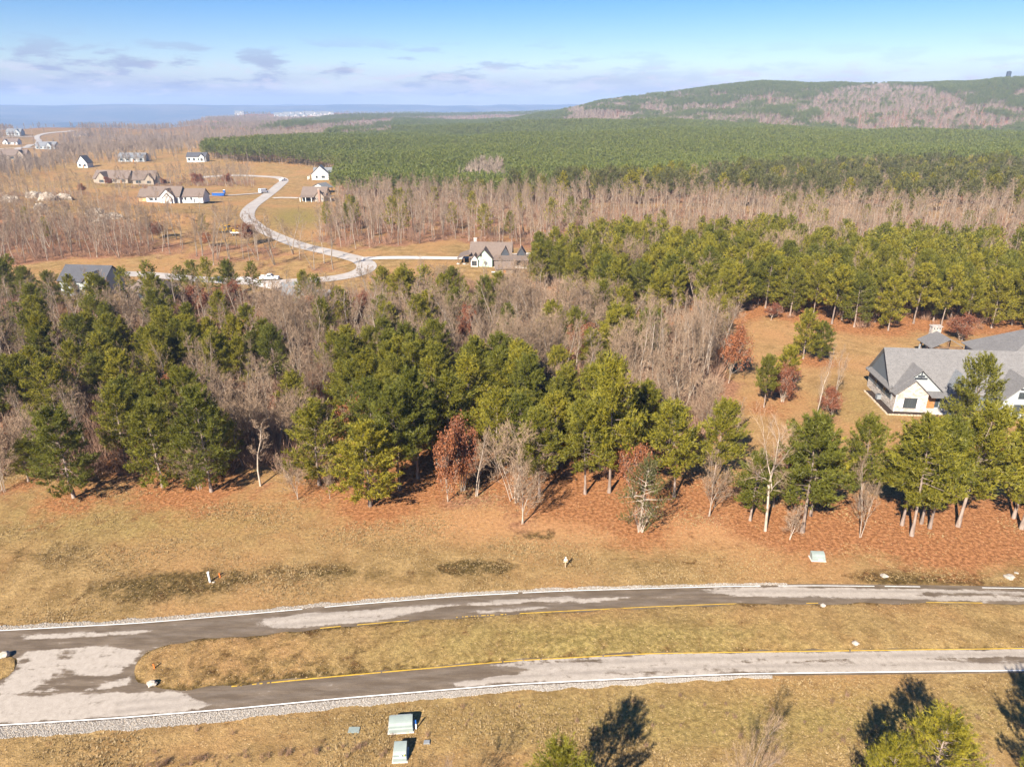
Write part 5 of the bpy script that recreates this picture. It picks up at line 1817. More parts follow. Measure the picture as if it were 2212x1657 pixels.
# --- mint green craftsman house in the middle
g = ground(1054, 577)
HG = empty('green_house', (g[0], g[1], g[2] - .2), -.06, 'mint green house with brown roof and deep porches at the end of the pale drive', 'house')
gable(HG, -6.0, 7.2, 3.2, 12.5, 3.0, 3.9, 'x', W_MINT, R_BROWN, .6)
gable(HG, -3.9, 1.4, 0, 8.0, 2.9, 2.9, 'y', W_MINT, R_BROWN, .45)
gable(HG, -5.6, -3.3, -.7, 4.0, 2.6, 1.5, 'y', W_WHITE, R_BROWN, .3)
window(HG, '-y', -4.45, 1.5, 1.5, 1.5, -.7, M_WOOD, 1); window(HG, '-y', -2.3, 4.2, .55, 1.1, 0, M_WOOD, 0); window(HG, '-y', -.6, 1.4, 1.0, 1.2, 0, M_TRIMW)
m = MB(); m.prism([(-10.6, 2.35), (-5.8, 4.0), (-5.8, 4.15), (-10.6, 2.5)], 'y', 2.0, 12.0); m.build('porch_roof', R_BROWN, HG)
m = MB(); m.prism([(-.5, 2.5), (4.6, 3.5), (4.6, 3.65), (-.5, 2.65)], 'x', 1.9, 13.5); m.build('porch_roof', R_BROWN, HG)
for x in (-10.2, -8.2, -6.4): post(HG, x, 2.3, 0, 2.5, .14); 
for x in (-10.2, -8.2): bx('pier', HG, W_STONE, x - .45, x + .45, 1.9, 2.7, -.6, .9)
bx('porch_wall', HG, W_STONE, -10.0, -6.2, 2.2, 2.5, -.6, .5)
for x in (2.4, 5.0, 8.0, 11.0, 13.2): post(HG, x, -.1, 0, 2.6, .12)
bx('wall', HG, M_TRIM, 1.45, 12.8, 3.0, 8.5, 0, 2.9)  # dark wall colour stands in for the shade inside the right porch
bx('porch_slab', HG, M_CONC, 1.45, 13.4, -.4, 2.98, -.1, .15)
for x in (4.2, 9.6): gable(HG, x, x + 2.5, 3.4, 7.5, 4.0, 2.0, 'y', M_TRIM, R_BROWN, .25, 3.2)
c = bx('chimney', HG, W_STONE, -5.5, -4.5, 8.3, 9.2, 2.6, 8.0); bx('cap', c, M_CONC, -5.6, -4.4, 8.2, 9.3, 8.0, 8.15)
for x in (3.4, 6.6): window(HG, '-y', x, 1.5, 1.3, 1.3, 3.0, M_TRIMW)
g = ground(1090, 592)
HG2 = empty('garden_shed', (g[0], g[1], g[2]), .1, 'small brown-roofed outbuilding in front of the green house, right side', 'shed')
gable(HG2, -2.6, 2.6, 0, 4.2, 2.0, 1.5, 'x', W_TAN, R_BROWN, .6); door(HG2, 0, 0, 1.0, 1.9, 0)
bx('garden_table', HG2, M_TRIMW, -4.2, -3.0, -.6, .4, .65, .75)

# --- house under construction
g = ground(372, 439)
HC = empty('unfinished_house', (g[0], g[1], g[2] - .2), .02, 'long white-wrapped house under construction with brown roof on the tan slope', 'house')
gable(HC, -13, 4, 0, 11, 3.6, 4.4, 'x', W_WRAP, R_BROWN, .5); gable(HC, 3.8, 15.5, 1.5, 10.5, 3.4, 3.4, 'x', W_WRAP, R_BROWN, .5)
gable(HC, -5.2, 1.8, -1.6, 6, 3.9, 3.3, 'y', W_WRAP, R_BROWN, .4); gable(HC, -3.6, .8, -2.6, 3, 2.9, 2.2, 'y', W_WRAP, R_BROWN, .3)
bx('wall', HC, W_SHEATH, -17.4, -13.05, 1, 10, 0, 3.2); gable(HC, -17.6, -12.6, .8, 10.2, 3.2, 3.6, 'x', W_SHEATH, R_BROWN, .3, wall=False)
for x, w in ((-10.5, 1.6), (-8.2, .8), (6.5, .9), (9.5, .7)): window(HC, '-y', x, 2.1, w, 1.1, 0 if x < 4 else 1.5, M_TRIM, 1)
bx('opening_shade', HC, M_TRIM, 2.2, 3.4, -.05, .02, 0, 2.7); bx('opening_shade', HC, M_TRIM, 10.8, 11.3, 1.44, 1.52, .2, 2.2)  # dark panels on solid walls, painted shade of the unlit rooms inside
for x in (-1.4, -3.1): post(HC, x, -4.0, 0, 2.8, .12, W_SHEATH)
# --- white farmhouse
g = ground(705, 389)
HF = empty('white_farmhouse', (g[0], g[1], g[2]), .12, 'white gabled farmhouse in front of the plantation edge', 'house')
gable(HF, -10, 1.6, 0, 12, 4.2, 5.2, 'y', W_WHITE, R_SLATE, .5); gable(HF, -9, 12, 5, 13, 4.0, 3.6, 'x', W_WHITE, R_SLATE, .5); gable(HF, 6.5, 13.5, -1, 9, 3.4, 4.0, 'y', W_WHITE, R_SLATE, .5)
m = MB(); m.prism([(-13.2, 2.5), (-10.1, 4.2), (-10.1, 4.35), (-13.2, 2.65)], 'y', .5, 9); m.build('porch_roof', R_SLATE, HF)
for y in (.8, 4.5, 8.6): post(HF, -12.9, y, 0, 2.55, .12, M_TRIMW)
for x, w in ((-2.0, 2.2), (-6.5, 1.2)): window(HF, '-y', x, 2.0, w, 1.4, 0, M_TRIM, 1)
bx('garage_door', HF, M_TRIM, 8.4, 11.6, -1.06, -.98, 0, 2.4)
# --- porch house and its pavilion
g = ground(678, 436)
HP = empty('porch_house', (g[0], g[1], g[2]), -.05, 'grey-brown roofed house with a deep white-posted porch beside the winding road', 'house')
gable(HP, -6.5, 6.5, 0, 10, 3.2, 4.2, 'x', W_LGREY, R_BROWN, .7); gable(HP, 1.0, 6.2, -1.2, 5, 3.0, 2.6, 'y', W_TAN, R_BROWN, .4)
bx('recess_shade', HP, M_TRIM, -6.0, .2, -.06, .02, .2, 2.6)  # thin dark sheet on the wall, painted shade for the depth of the porch
m = MB(); m.prism([(-3.0, 2.5), (.6, 3.5), (.6, 3.65), (-3.0, 2.65)], 'x', -7.0, 1.2); m.build('porch_roof', R_BROWN, HP)
for x in (-6.7, -3.6, -.4): post(HP, x, -2.8, 0, 2.6, .13, M_TRIMW)
c = bx('chimney', HP, W_BRICK, 3.2, 4.3, -1.75, -1.22, 0, 6.8); bx('cap', c, M_CONC, 3.1, 4.4, -1.85, -1.12, 6.8, 6.95)
m = MB(); m.prism([(6.6, 2.9), (10.0, 2.4), (10.0, 2.55), (6.6, 3.05)], 'y', -1, 6); m.build('porch_roof', R_BROWN, HP)
for y in (-.8, 5.8): post(HP, 9.8, y, 0, 2.4, .13, M_TRIMW)
window(HP, '-y', 2.2, 1.6, 1.0, 1.4, -1.2, M_TRIMW); window(HP, '-y', 5.3, 1.6, .8, 1.4, -1.2, M_TRIMW)
g = ground(688, 417)
HP2 = empty('carport', (g[0], g[1], g[2]), -.35, 'white open-sided carport with pale gable between the porch house and the farmhouse', 'carport')
gable(HP2, -5, 5, 0, 8, 3.0, 2.4, 'y', W_WHITE, R_SLATE, .6, 2.9)
for x in (-4.8, 4.8):
    for y in (.2, 7.8): post(HP2, x, y, 0, 2.95, .15, M_TRIMW)
bx('parked_trailer', HP2, M_TRIM, -2.5, 2.5, 2, 6, .4, 1.6)


def simple_house(name, px, py, w, d, hw, rise, wm, rm, label, rz=0.0, wing=None, wins=4, axis='x', porch=False):
    g = ground(px, py)
    r = empty(name, (g[0], g[1], g[2] - .15), rz, label, 'house')
    gable(r, -w / 2, w / 2, 0, d, hw, rise, axis, wm, rm, .5)
    if wing:
        x, ww, out, wr = wing
        gable(r, x - ww / 2, x + ww / 2, -out, d * .6, hw * .95, wr, 'y', wm, rm, .4)
        window(r, '-y', x, hw * .5, ww * .4, hw * .42, -out, M_TRIM, 1)
    for i in range(wins):
        x = -w / 2 + w * (i + .5) / wins
        if wing and abs(x - wing[0]) < wing[1] * .6: continue
        window(r, '-y', x, hw * .52, w / wins * .4, hw * .42, 0, M_TRIM, 1)
    door(r, w * .08 if not wing else w * .3, 0, 1.2, 2.1, 0)
    if porch:
        m = MB(); m.prism([(-2.6, hw * .78), (.2, hw + .1), (.2, hw + .25), (-2.6, hw * .78 + .15)], 'x', -w * .3, w * .3); m.build('porch_roof', rm, r)
        for i in range(4): post(r, -w * .28 + w * .56 * i / 3, -2.4, 0, hw * .8, .12, M_TRIMW)
    return r


simple_house('garage_house', 425, 351, 16.5, 9, 4.8, 3.2, W_WHITE, R_DARK, 'white house with black roof at the left end of the plantation edge', .03, (5, 4.5, 1.2, 2.4), 4)
simple_house('gabled_house', 179, 363, 9.5, 7, 4.2, 5.6, W_WHITE, R_DARK, 'tall white gable-fronted house alone in the tan field', -.18, None, 2, 'y')
simple_house('brown_house', 240, 396, 26, 12, 3.4, 5.0, W_TAN, R_BROWN, 'brown-roofed house half hidden behind bare trees, left of the grove', -.1, (-5, 8, 3, 4.5), 4)
simple_house('brown_house', 312, 399, 15, 12, 3.6, 5.4, W_TAN, R_BROWN, 'small brown-roofed house with a pale end wall at the left of the grove', .15, (4, 6, 2, 3.8), 2)
simple_house('dark_roofed_house', 182, 640, 13.5, 9, 4.6, 3.4, W_LGREY, R_DARK, 'grey house with wide charcoal roof among pines at the left', -.12, (3.8, 5, 1.2, 2.6), 4)
simple_house('far_house', 30, 294, 25, 14, 6.5, 5.5, W_LGREY, R_SLATE, 'grey-roofed far house with dark porch at the left picture edge', .1, (7, 9, 2, 5), 3, 'x', True)
simple_house('far_house', 22, 313, 20, 12, 4.0, 4.0, W_WHITE, R_BROWN, 'low white far house below the grey-roofed one at the left picture edge', .1, (-5, 6, 2, 3.5), 3)
simple_house('far_house', 98, 323, 28, 13, 4.5, 5.0, W_LGREY, R_SLATE, 'long grey far house with blue-grey dormers beside the far lane', -.1, (7, 8, 2, 4.5), 5)
simple_house('far_house', 27, 346, 25, 12, 4.2, 5.0, W_TAN, R_BROWN, 'tan far house with dark end gable, lowest at the left picture edge', .2, (8, 7, 2, 4.8), 3)
simple_house('far_house', 85, 273, 32, 12, 3.5, 4, W_TAN, R_BROWN, 'long low ranch house on the far left skyline', 0, None, 5)
simple_house('far_house', 172, 273, 13, 12, 7, 4, W_SHEATH, R_BROWN, 'tan wooden far house on the left skyline left of the white twin gables', .1, None, 2)
simple_house('far_house', 196, 275, 24, 13, 6, 7, W_WHITE, R_DARK, 'white far house with twin gables on the left skyline', 0, (5, 10, 2, 7), 3)
simple_house('far_house', 173, 296, 24, 12, 4, 3, W_TAN, R_BROWN, 'pale tan far house on the slope below the twin gables', .05, None, 4)
simple_house('far_house', 295, 272, 26, 14, 6, 6, W_WHITE, R_SLATE, 'pale far house among bare woods right of the twin gables', 0, (-5, 9, 2, 5.5), 3)
simple_house('far_house', 284, 350, 24, 11, 4, 3.5, W_LGREY, R_SLATE, 'grey house behind bare trees above the tan field', 0, None, 4)
simple_house('far_house', 456, 270, 40, 16, 5, 4, W_WHITE, shingle('orange_roof', (.42, .17, .09)), 'far house with orange roof beside the far field', 0, None, 4)
W_TOWN = siding('faded_siding', (0.40, 0.37, 0.35))
TOWN = [(449, 254, 34), (517, 248, 40), (603, 252, 44), (614, 256, 46), (624, 250, 52), (634, 254, 52), (645, 250, 56), (653, 255, 44), (668, 249, 50), (676, 250, 56), (707, 249, 62), (690, 251, 36)]
for i, (x, y, w) in enumerate(TOWN):
    simple_house('town_house', x, y + 1, w, 18, 9, 9, W_TOWN, R_SLATE, ['left outlying', 'second outlying', 'leftmost', 'low', 'tall', 'front', 'broad', 'small', 'pale', 'peaked', 'rightmost', 'low right'][i] + ' white building of the distant town below the horizon', 0.1 * (i % 3), (w * .2, w * .3, 3, 8), 3)['group'] = 'buildings of the distant town'
# hipped house below the lane and the two roofs peeping out at its right
g = ground(316, 652)
r = empty('hip_roofed_house', (g[0], g[1], g[2]), .05, 'low brown hip-roofed house below the lane at the left', 'house')
hip(r, -6, 6, 0, 8, 2.6, 3.2, W_TAN, R_BROWN)
for x in (-4, -1, 3): window(r, '-y', x, 1.6, 1.4, 1.2, 0, M_TRIM)
simple_house('dark_gabled_house', 645, 655, 7.5, 6, 2.8, 2.4, W_LGREY, R_SLATE, 'slate-roofed house peeping between pines beside the parked pickup', .2, (1.5, 3, .8, 1.6), 2)
simple_house('white_cottage', 692, 660, 4.5, 4, 2.6, 1.3, W_WHITE, R_SLATE, 'little white cottage gable among bare trees below the lane', -.1, None, 1)

# --- tank on the hill
g = ground(2162, 169)
az_ = math.atan((2163 - 1106) / 1643)
R_ = 2330.0
tx_, ty__ = R_ * math.sin(az_), R_ * math.cos(az_)
tk = empty('water_tank', (tx_, ty__, float(Hf(tx_, ty__))), 0, 'dark standpipe water tank on the hilltop skyline', 'water tank')
M_TANK = paint('tank_dark', (0.045, 0.055, 0.07), .6, .15, .2)
m = MB(); m.tube([(0, 0, 0), (0, 0, 29)], [5.4, 5.4], 20); m.build('shell', M_TANK, tk)
m = MB(); m.tube([(0, 0, 29), (0, 0, 30.6), (0, 0, 31.3)], [5.6, 3.2, .4], 20); m.build('roof', M_TANK, tk)
bx('ladder', tk, M_TRIM, -.4, .4, -5.8, -5.45, 0, 29)

# ------------------------------------------------------------------ vehicles and site things
M_VWHITE = paint('vehicle_white', (0.80, 0.80, 0.80), .3, .04, 1, .5)
M_TYRE = paint('tyre', (0.02, 0.02, 0.02), .9)
M_RIM = paint('rim', (0.45, 0.45, 0.46), .35, .05, 1, .5, .6)
M_BLUE = paint('dumpster_blue', (0.02, 0.10, 0.36), .5, .2, 1)
M_MACH = paint('machine_yellow', (0.62, 0.35, 0.02), .5, .15, 1)
M_RED = paint('tail_lamp', (0.35, 0.02, 0.02), .4)


def wheel(par, x, y, r=.38, w=.26):
    m = MB(); m.tube([(x, y - w / 2, r), (x, y + w / 2, r)], [r, r], 14); t = m.build('wheel', M_TYRE, par)
    m = MB(); m.tube([(x, y - w / 2 - .015, r), (x, y + w / 2 + .015, r)], [r * .55, r * .55], 10); m.build('rim', M_RIM, t)


def pickup(px, py, rz, label, dz=.15):
    g = ground(px, py)
    r = empty('pickup_truck', (g[0], g[1], g[2] + dz), rz, label, 'pickup truck')
    m = MB(); m.prism([(-2.8, .5), (2.75, .5), (2.85, .8), (2.7, 1.08), (1.2, 1.15), (-2.8, 1.15)], 'y', -.95, .95); m.build('body', M_VWHITE, r)
    m = MB(); m.prism([(-.75, 1.16), (1.25, 1.16), (.55, 1.82), (-.55, 1.85)], 'y', -.86, .86); c = m.build('cab', M_VWHITE, r)
    for s in (-1, 1):
        m = MB(); m.prism([(-.55, 1.24), (.95, 1.24), (.48, 1.72), (-.45, 1.74)], 'y', s * .865, s * .885); m.build('side_window', M_GLASS, c)
    m = MB(); m.prism([(1.22, 1.22), (1.26, 1.22), (.62, 1.80), (.58, 1.80)], 'y', -.78, .78); m.build('windscreen', M_GLASS, c)
    bx('bed_liner', r, M_TRIM, -2.7, -.85, -.8, .8, 1.1, 1.16)
    for s in (-1, 1): bx('bed_side', r, M_VWHITE, -2.8, -.8, s * .88 - .06, s * .88 + .06, 1.13, 1.32)
    bx('tailgate', r, M_VWHITE, -2.86, -2.78, -.94, .94, .7, 1.32)
    for s in (-1, 1):
        bx('headlight', r, M_RIM, 2.74, 2.86, s * .7 - .2, s * .7 + .2, .82, 1.0); bx('tail_lamp', r, M_RED, -2.88, -2.80, s * .8 - .1, s * .8 + .1, .8, 1.1)
    bx('bumper', r, M_METAL, 2.78, 2.95, -.9, .9, .45, .68)
    for x in (-1.75, 1.85):
        for y in (-.82, .82): wheel(r, x, y)
    return r


pickup(583, 606, .04, 'white pickup truck parked on the lane beside pines')
pickup(612, 392, 1.1, 'small white pickup parked at the far bend of the winding road', .2)
g = ground(570, 418)
v = empty('delivery_van', (g[0], g[1], g[2] + .2), 1.05, 'white box van driving on the winding road', 'van')
m = MB(); m.prism([(-3.0, .55), (3.0, .55), (3.05, 1.2), (2.2, 1.45), (1.7, 2.5), (-3.0, 2.6)], 'y', -1.05, 1.05); m.build('body', M_VWHITE, v)
m = MB(); m.prism([(2.19, 1.5), (2.23, 1.5), (1.76, 2.4), (1.72, 2.4)], 'y', -.9, .9); m.build('windscreen', M_GLASS, v)
for s in (-1, 1): m = MB(); m.prism([(.9, 1.5), (2.0, 1.5), (1.65, 2.3), (.9, 2.3)], 'y', s * 1.055, s * 1.075); m.build('side_window', M_GLASS, v)
bx('rear_window', v, M_GLASS, -3.03, -2.99, -.8, .8, 1.5, 2.3)
bx('bumper', v, M_METAL, 2.95, 3.12, -1, 1, .5, .75)
for x in (-1.9, 2.0):
    for y in (-.95, .95): wheel(v, x, y, .42)
g = ground(473, 424)
d = empty('dumpster', (g[0], g[1], g[2]), .1, 'long blue roll-off dumpster beside the construction track', 'dumpster')
m = MB(); m.prism([(-3.3, .25), (3.0, .25), (3.4, 1.7), (-3.5, 1.7)], 'y', -1.2, 1.2); m.build('body', M_BLUE, d)
for x in (-2.6, -1.3, 0, 1.3, 2.5): bx('rib', d, M_BLUE, x - .08, x + .08, -1.3, -1.2, .3, 1.7)
bx('rim', d, M_BLUE, -3.6, 3.5, -1.3, 1.3, 1.7, 1.82)
bx('load', d, W_SHEATH, -3.2, 3.1, -1.05, 1.05, 1.83, 1.86)
for x in (-2.4, 2.2): m = MB(); m.tube([(x, -1.0, .14), (x, 1.0, .14)], [.14, .14], 8); m.build('roller', M_TRIM, d)
g = ground(485, 419)
d = empty('portable_toilet', (g[0], g[1], g[2]), .1, 'blue portable toilet at the right end of the dumpster', 'portable toilet')
bx('cabin', d, M_BLUE, -.6, .6, -.6, .6, 0, 2.1); m = MB(); m.prism([(-.66, 2.1), (.66, 2.1), (.35, 2.35), (-.35, 2.35)], 'y', -.66, .66); m.build('roof', M_TRIMW, d); bx('door', d, M_BLUE, -.45, .45, -.63, -.6, .1, 1.95)
g = ground(476, 610)
d = empty('wheeled_bin', (g[0], g[1], g[2]), 0, 'blue wheeled bin standing by the pale forked drive', 'bin')
m = MB(); m.prism([(-.5, .1), (.5, .1), (.62, 1.5), (-.62, 1.5)], 'y', -.5, .5); m.build('body', M_BLUE, d)
m = MB(); m.prism([(-.68, 1.5), (.68, 1.5), (.6, 1.66), (-.6, 1.66)], 'y', -.58, .58); m.build('lid', M_BLUE, d)
for x in (-.45, .45): m = MB(); m.tube([(x - .08, .5, .16), (x + .08, .5, .16)], [.16, .16], 8); m.build('wheel', M_TYRE, d)


def loader(px, py, rz, label, boom):
    g = ground(px, py)
    r = empty('excavator' if boom else 'skid_loader', (g[0], g[1], g[2]), rz, label, 'construction machine')
    for y in (-.9, .9):
        m = MB(); m.prism([(-1.5, .15), (1.5, .15), (1.8, .45), (1.5, .8), (-1.5, .8), (-1.8, .45)], 'y', y - .25, y + .25); m.build('track', M_TYRE, r)
    bx('body', r, M_MACH, -1.7, 1.0, -.9, .9, .82, 1.7)
    m = MB(); m.prism([(.0, 1.7), (1.1, 1.7), (.9, 2.7), (.05, 2.75)], 'y', -.55, .55); c = m.build('cab', M_TRIM, r); bx('cab_roof', c, M_MACH, -.05, 1.0, -.6, .6, 2.75, 2.85)
    if boom:
        m = MB(); m.tube([(1.0, .2, 1.4), (2.6, .2, 3.2), (4.3, .2, 2.4), (4.6, .2, .8)], [.22, .2, .17, .12], 6); m.build('boom', M_MACH, r)
        m = MB(); m.prism([(4.2, .2), (5.0, .35), (5.0, .9), (4.4, 1.0)], 'y', -.2, .6); m.build('bucket', M_METAL, r)
    else:
        for y in (-.95, .95): m = MB(); m.tube([(-1.4, y, 1.8), (1.6, y, 1.5), (2.2, y, .5)], [.12, .12, .1], 5); m.build('lift_arm', M_MACH, r)
        m = MB(); m.prism([(2.1, .1), (3.2, .1), (2.4, .9), (2.1, .9)], 'y', -1.0, 1.0); m.build('bucket', M_METAL, r)
    return r


loader(484, 503, .3, 'yellow tracked loader at the left of the machine yard below the winding road', False)
loader(497, 501, 2.6, 'yellow excavator in the middle of the machine yard below the winding road', True)
loader(513, 505, .1, 'yellow loader at the right of the machine yard below the winding road', False)
g = ground(522, 509)
t = empty('flatbed_trailer', (g[0], g[1], g[2]), .12, 'flatbed trailer carrying pale pipes beside the yellow machines', 'trailer')
bx('deck', t, M_WOOD, -4.5, 3.2, -1.2, 1.2, .8, .95)
for x in (-3.2, -2.2):
    for y in (-1.1, 1.1): wheel(t, x, y, .4)
for i in range(3): m = MB(); m.tube([(-4.2, -.5 + i * .5, 1.15), (2.4, -.5 + i * .5, 1.15)], [.2, .2], 8); m.build('pipe', M_TRIMW, t)
m = MB(); m.prism([(3.2, .6), (5.0, .75), (5.0, .9), (3.2, .9)], 'y', -.1, .1); m.build('tongue', M_METAL, t)

# ------------------------------------------------------------------ rocks
M_LIME = stone_veneer('limestone_face', (0.20, 0.16, 0.125), (0.46, 0.40, 0.335), (0.10, 0.08, 0.06), .35)


def rock_mesh(seed, sx, sy, sz, mat, sub=3):
    import bmesh
    from mathutils import noise as mn
    bm = bmesh.new()
    bmesh.ops.create_icosphere(bm, subdivisions=sub, radius=1)
    off = Vector((seed * 3.7, seed * 1.3, seed * 7.1))
    for v in bm.verts:
        n = v.co.normalized()
        k = 1 + .38 * mn.noise(n * 1.3 + off) + .18 * mn.noise(n * 3.1 + off)
        k *= 1 - .12 * (mn.cell(n * 2.2 + off) % 1.0)
        v.co = Vector((n.x * k * sx, n.y * k * sy, n.z * k * sz))
    me = bpy.data.meshes.new('rock'); bm.to_mesh(me); bm.free(); me.materials.append(mat)
    return me


M_ROCK = paint('pale_boulder', (0.36, 0.31, 0.26), .9, .3, 3)
for i, (x, y, s, lab) in enumerate([(330, 1481, .38, 'white boulder on the lower tip of the grassy median'), (12, 1419, .42, 'tan boulder on the median end at the left picture edge'), (1847, 1394, .30, 'pinkish stone on the near edge of the median, right side'),
                                     (1777, 1312, .26, 'tan stone on the far edge of the median, right side'), (1910, 1245, .38, 'pale flat stone on the verge right of the transformer'), (2180, 1248, .48, 'pale flat stone on the verge near the right picture edge'), (2196, 1238, .2, 'tiny stone above the flat stone near the right picture edge'), (461, 1258, .14, 'small white stone at the foot of the white pipe')]):
    g = ground(x, y)
    o = add_obj('boulder', rock_mesh(i + 3, s * 1.3, s, s * (.8 if i < 4 else .5), M_ROCK, 2), None, (g[0], g[1], (.22 if i in (0, 1, 2, 3) else 0) + s * .25)); tag(o, lab, 'rock', 'stones by the roadway')
for i, (x, y, sx, sz, lab) in enumerate([(22, 437, 9, 4.5, 'broken pale limestone outcrop at the left picture edge, on the bank top'), (75, 428, 9, 5, 'tall cream limestone face on the bank, left one'), (102, 434, 8, 5.5, 'tall cream limestone face on the bank, middle one'),
                                          (138, 432, 9, 4, 'grey limestone ledge at the right end of the upper bank'), (88, 452, 6, 4, 'tan limestone block below the tall faces'), (206, 466, 8, 4, 'white limestone ledge on the lower bank, left one'),
                                          (240, 472, 10, 3.2, 'white limestone ledge on the lower bank, right one'), (212, 485, 7, 3.5, 'pale limestone slab lowest on the bank')]):
    g = ground(x, y)
    o = add_obj('limestone_outcrop', rock_mesh(i + 30, sx * .55, 2.6, sz * .62, M_LIME, 4), None, (g[0], g[1], g[2] + sz * .12)); tag(o, lab, 'rock', 'limestone outcrops on the left bank')

# ------------------------------------------------------------------ roadside things
M_CABINET = paint('cabinet_green_grey', (0.235, 0.27, 0.25), .45, .08, 1.5, .4)
M_ORANGE = paint('stake_orange', (0.75, 0.16, 0.03), .6, .1)
M_PIPE = paint('white_pipe', (0.80, 0.81, 0.82), .4, .05)
M_STICK = paint('warning_sticker', (0.85, 0.84, 0.80), .5, .05)
M_YSTICK = paint('yellow_sticker', (0.80, 0.60, 0.05), .5, .05)
M_DRYWOOD = paint('dry_wood', (0.46, 0.34, 0.22), .85, .2, 4)


def curved_cabinet(px, py, w, dp, h, rz, label, lip=True):
    g = ground(px, py)
    r = empty('utility_cabinet', (g[0], g[1], 0), rz, label, 'utility box', 'utility boxes on the verges')
    prof = [(0, .06), (0, h * .42), (.05 * dp, h * .50)]
    for i in range(8):
        t = i / 7 * math.pi / 2
        prof.append((dp * (.12 + .83 * (1 - math.cos(t))), h * (.52 + .48 * math.sin(t))))
    prof += [(dp, h * .96), (dp, .06)]
    m = MB(); m.prism(prof, 'x', -w / 2, w / 2); b = m.build('body', M_CABINET, r)
    m = MB(); m.prism([(-.05, .06), (-.02, h * .40), (.02, h * .44), (.02, .06)], 'x', -w / 2 - .03, w / 2 + .03); m.build('front_panel', M_CABINET, r)
    if lip:
        m = MB(); m.prism([(.06 * dp, h * .55), (.02 * dp, h * .52), (.03 * dp, h * .50), (.09 * dp, h * .53)], 'x', -w / 2 - .04, w / 2 + .04); m.build('lid_lip', M_CABINET, r)
    bx('pad', r, M_CONC, -w / 2 - .12, w / 2 + .12, -.14, dp + .12, 0, .06)
    return r


cb = curved_cabinet(866, 1582, 2.0, 1.05, .95, .09, 'larger grey-green curved utility cabinet on the near verge')
bx('hinge_bar', cb, M_METAL, -.9, .9, .99, 1.09, .86, .93)
cb = curved_cabinet(864, 1645, 1.05, 1.25, .95, .06, 'smaller grey-green curved utility cabinet nearest the camera')
bx('sticker', cb, M_STICK, -.02, .16, .055, .075, .535, .66); bx('sticker', cb, M_YSTICK, .36, .42, .055, .075, .535, .7)
cb = curved_cabinet(1768, 1212, 1.5, .9, .85, -.06, 'pale utility transformer on the far verge in front of the pines')
bx('sticker', cb, M_STICK, .0, .4, -.055, -.045, .18, .32)
m = MB(); m.prism([(-.5, .02), (.5, .02), (.46, .09), (-.46, .09)], 'y', -.3, .3); g = ground(765, 1577); o = m.build('vault_lid', M_CABINET, None, (g[0], g[1], 0)); tag(o, 'flat grey-green vault lid in the grass left of the cabinets', 'vault lid')
m = MB(); m.prism([(-.28, 0), (.28, 0), (.24, .16), (-.24, .16)], 'y', -.16, .16); g = ground(922, 1604); o = m.build('valve_box', M_METAL, None, (g[0], g[1], 0)); tag(o, 'small dark valve box in the grass right of the cabinets', 'valve box')
g = ground(892, 1578)
mk = empty('marker_post', (g[0] + .25, g[1] + .2, 0), 0, 'blue and white marker post beside the larger cabinet', 'marker post')
bx('lower', mk, M_PIPE, -.05, .05, -.03, .03, 0, .6); bx('upper', mk, M_BLUE, -.055, .055, -.035, .035, .6, 1.0)
g = ground(454, 1257)
pp = empty('white_pipe', (g[0], g[1], 0), 0, 'white upright pipe on the left verge', 'pipe')
m = MB(); m.tube([(0, 0, -.1), (-.05, .0, 1.25)], [.11, .11], 12); m.build('pipe', M_PIPE, pp)
m = MB(); m.tube([(-.05, 0, 1.22), (-.052, 0, 1.34)], [.135, .13], 12); m.build('cap', M_PIPE, pp)
for x, y, lab in ((475, 1247, 'orange survey stake right of the white pipe'), (334, 1446, 'orange survey stake on the rounded end of the median')):
    g = ground(x, y)
    m = MB(); m.prism([(-.06, 0), (.06, 0), (.06, .55), (0, .6), (-.06, .55)], 'y', -.03, .03); o = m.build('survey_stake', M_ORANGE, None, (g[0], g[1], .1 if y > 1400 else 0)); tag(o, lab, 'stake', 'orange survey stakes')
g = ground(1221, 1226)
sp = empty('marker_sign', (g[0], g[1], 0), .1, 'weathered wooden marker post with a crossbar and white plate on the far verge', 'marker post')
post(sp, 0, 0, 0, 1.5, .045, M_DRYWOOD); bx('crossbar', sp, M_DRYWOOD, -.26, .26, -.07, -.045, .78, .92); bx('plate', sp, M_STICK, -.19, .19, -.075, -.046, 1.0, 1.22); bx('finial', sp, M_STICK, -.07, .07, -.07, -.046, 1.3, 1.5)

# ------------------------------------------------------------------ nearest trees along the bottom of the picture
fore_rng = np.random.default_rng(3)
FP = [pine_geo(500 + i, 12, 7.2, 0.2, 62, 9, 6, 9, 0.34, 0.040, .17, 8, 1.4, .3, 1.0) for i in range(2)]
FPM = [(np_mesh('near_pine_trunk', t[0][0], quads=t[0][1], mats=[M_PBARK], smooth=True), np_mesh('near_pine_crown', t[1][0], tris=t[1][1], mats=[M_PINE], attrs=dict(tint=t[1][2]))) for t in FP]
for i, (x, y, h, w, lab) in enumerate([(3.1, 34.0, 12.3, 6.6, 'dark-shadowed pine top at the bottom edge right of the cabinets'), (30.5, 37.6, 10.6, 7.4, 'sunlit yellow-green pine crown at the bottom right corner'),
                                       (40.5, 36.2, 13.0, 7.0, 'pine whose shadow falls in at the right picture edge'), (27.0, 36.8, 9.0, 5.0, 'lower pine crowded against the sunlit one at the bottom right')]):
    plant_tree('pine_tree', dict(p=(x, y, 0), h=h, w=w, shape='b', bright=(.45, 1.0, .3, .8)[i]), FPM[i % 2], (12, 7.2), lab, 'pine tree', 'pines that stand out singly', fore_rng)
NB = [bare_geo(520 + i, 12, 6.5, 1 if i == 0 else 3, .016, 1.1, .10) for i in range(2)]
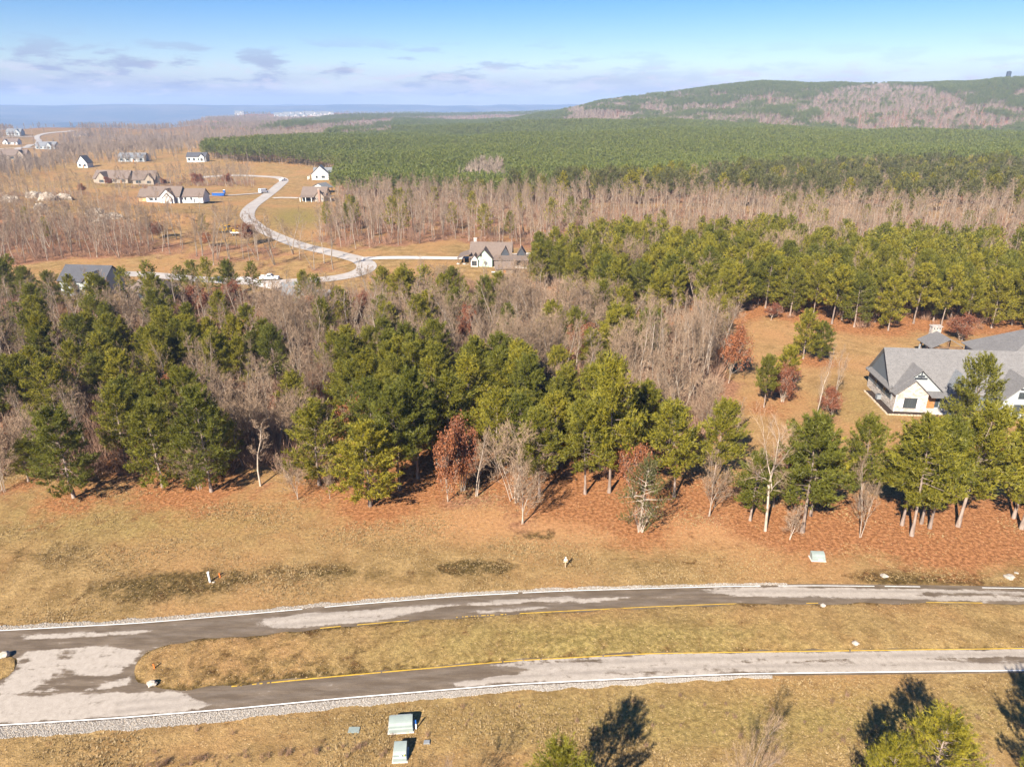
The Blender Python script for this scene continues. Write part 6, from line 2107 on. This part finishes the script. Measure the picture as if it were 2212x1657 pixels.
NBM = [(np_mesh('near_bare_trunk', t[0][0], quads=t[0][1], mats=[M_BARK], smooth=True), np_mesh('near_bare_crown', t[1][0], tris=t[1][1], mats=[M_TWIG])) for t in NB]
for i, (x, y, h, w, k, lab) in enumerate([(15.7, 34.7, 13.2, 7.5, 0, 'twiggy bare tree rising from the bottom edge right of centre'), (-5.0, 37.1, 8.4, 4.5, 1, 'thin pale bare sapling at the bottom edge right of the cabinets'),
                                          (-11.5, 35.5, 7.0, 3.5, 1, 'bare sapling below the cabinets at the bottom edge'), (36.0, 38.6, 6.0, 4.0, 1, 'reddish bare sapling in the bottom right corner')]):
    plant_tree('bare_tree', dict(p=(x, y, 0), h=h, w=w, shape=k), NBM[k], (12, 6.5), lab, 'bare tree', 'bare trees that stand out singly', fore_rng)
# dead weeds dotted along the near verge
n = 60
xs_ = RNG.uniform(280, 800, n); ys_ = 1660 - (xs_ - 280) * .085 + RNG.normal(0, 7, n)
xs_ = np.r_[xs_, RNG.uniform(0, 2212, 90)]; ys_ = np.r_[ys_, RNG.uniform(1500, 1660, 90)]
bl = np.interp(xs_, XS, BOT)
k = ys_ > bl + 40
wx, wy = flat(xs_[k], ys_[k])
s = RNG.uniform(.12, .30, k.sum())
scatter_object('dead_weeds', np.c_[wx, wy, np.zeros(k.sum())], np.c_[s * .7, s * .7, s], RNG.integers(0, 5, k.sum()), [brush_geo(920 + i) for i in range(5)], 'small dead brown weeds dotted over the near verge', tilt=.3)
# ------------------------------------------------------------------ haze
mb = MB()
mb.box(float(gx.min()) - 60, float(gx.max()) + 60, -460, float(gy.max()) + 60, float(Z.min()) - 1.5, 190)
m = bpy.data.materials.new('haze'); m.use_nodes = True
nt = m.node_tree; nt.nodes.clear()
out = N(nt, 'ShaderNodeOutputMaterial')
pv = N(nt, 'ShaderNodeVolumePrincipled')
pv.inputs['Color'].default_value = (0.47, 0.65, 1.0, 1)
pv.inputs['Density'].default_value = HAZE
L(nt, pv.outputs[0], out.inputs['Volume'])
hz = mb.build('haze', m)
tag(hz, 'pale blue winter haze over the plateau and the far valley', kind='stuff')
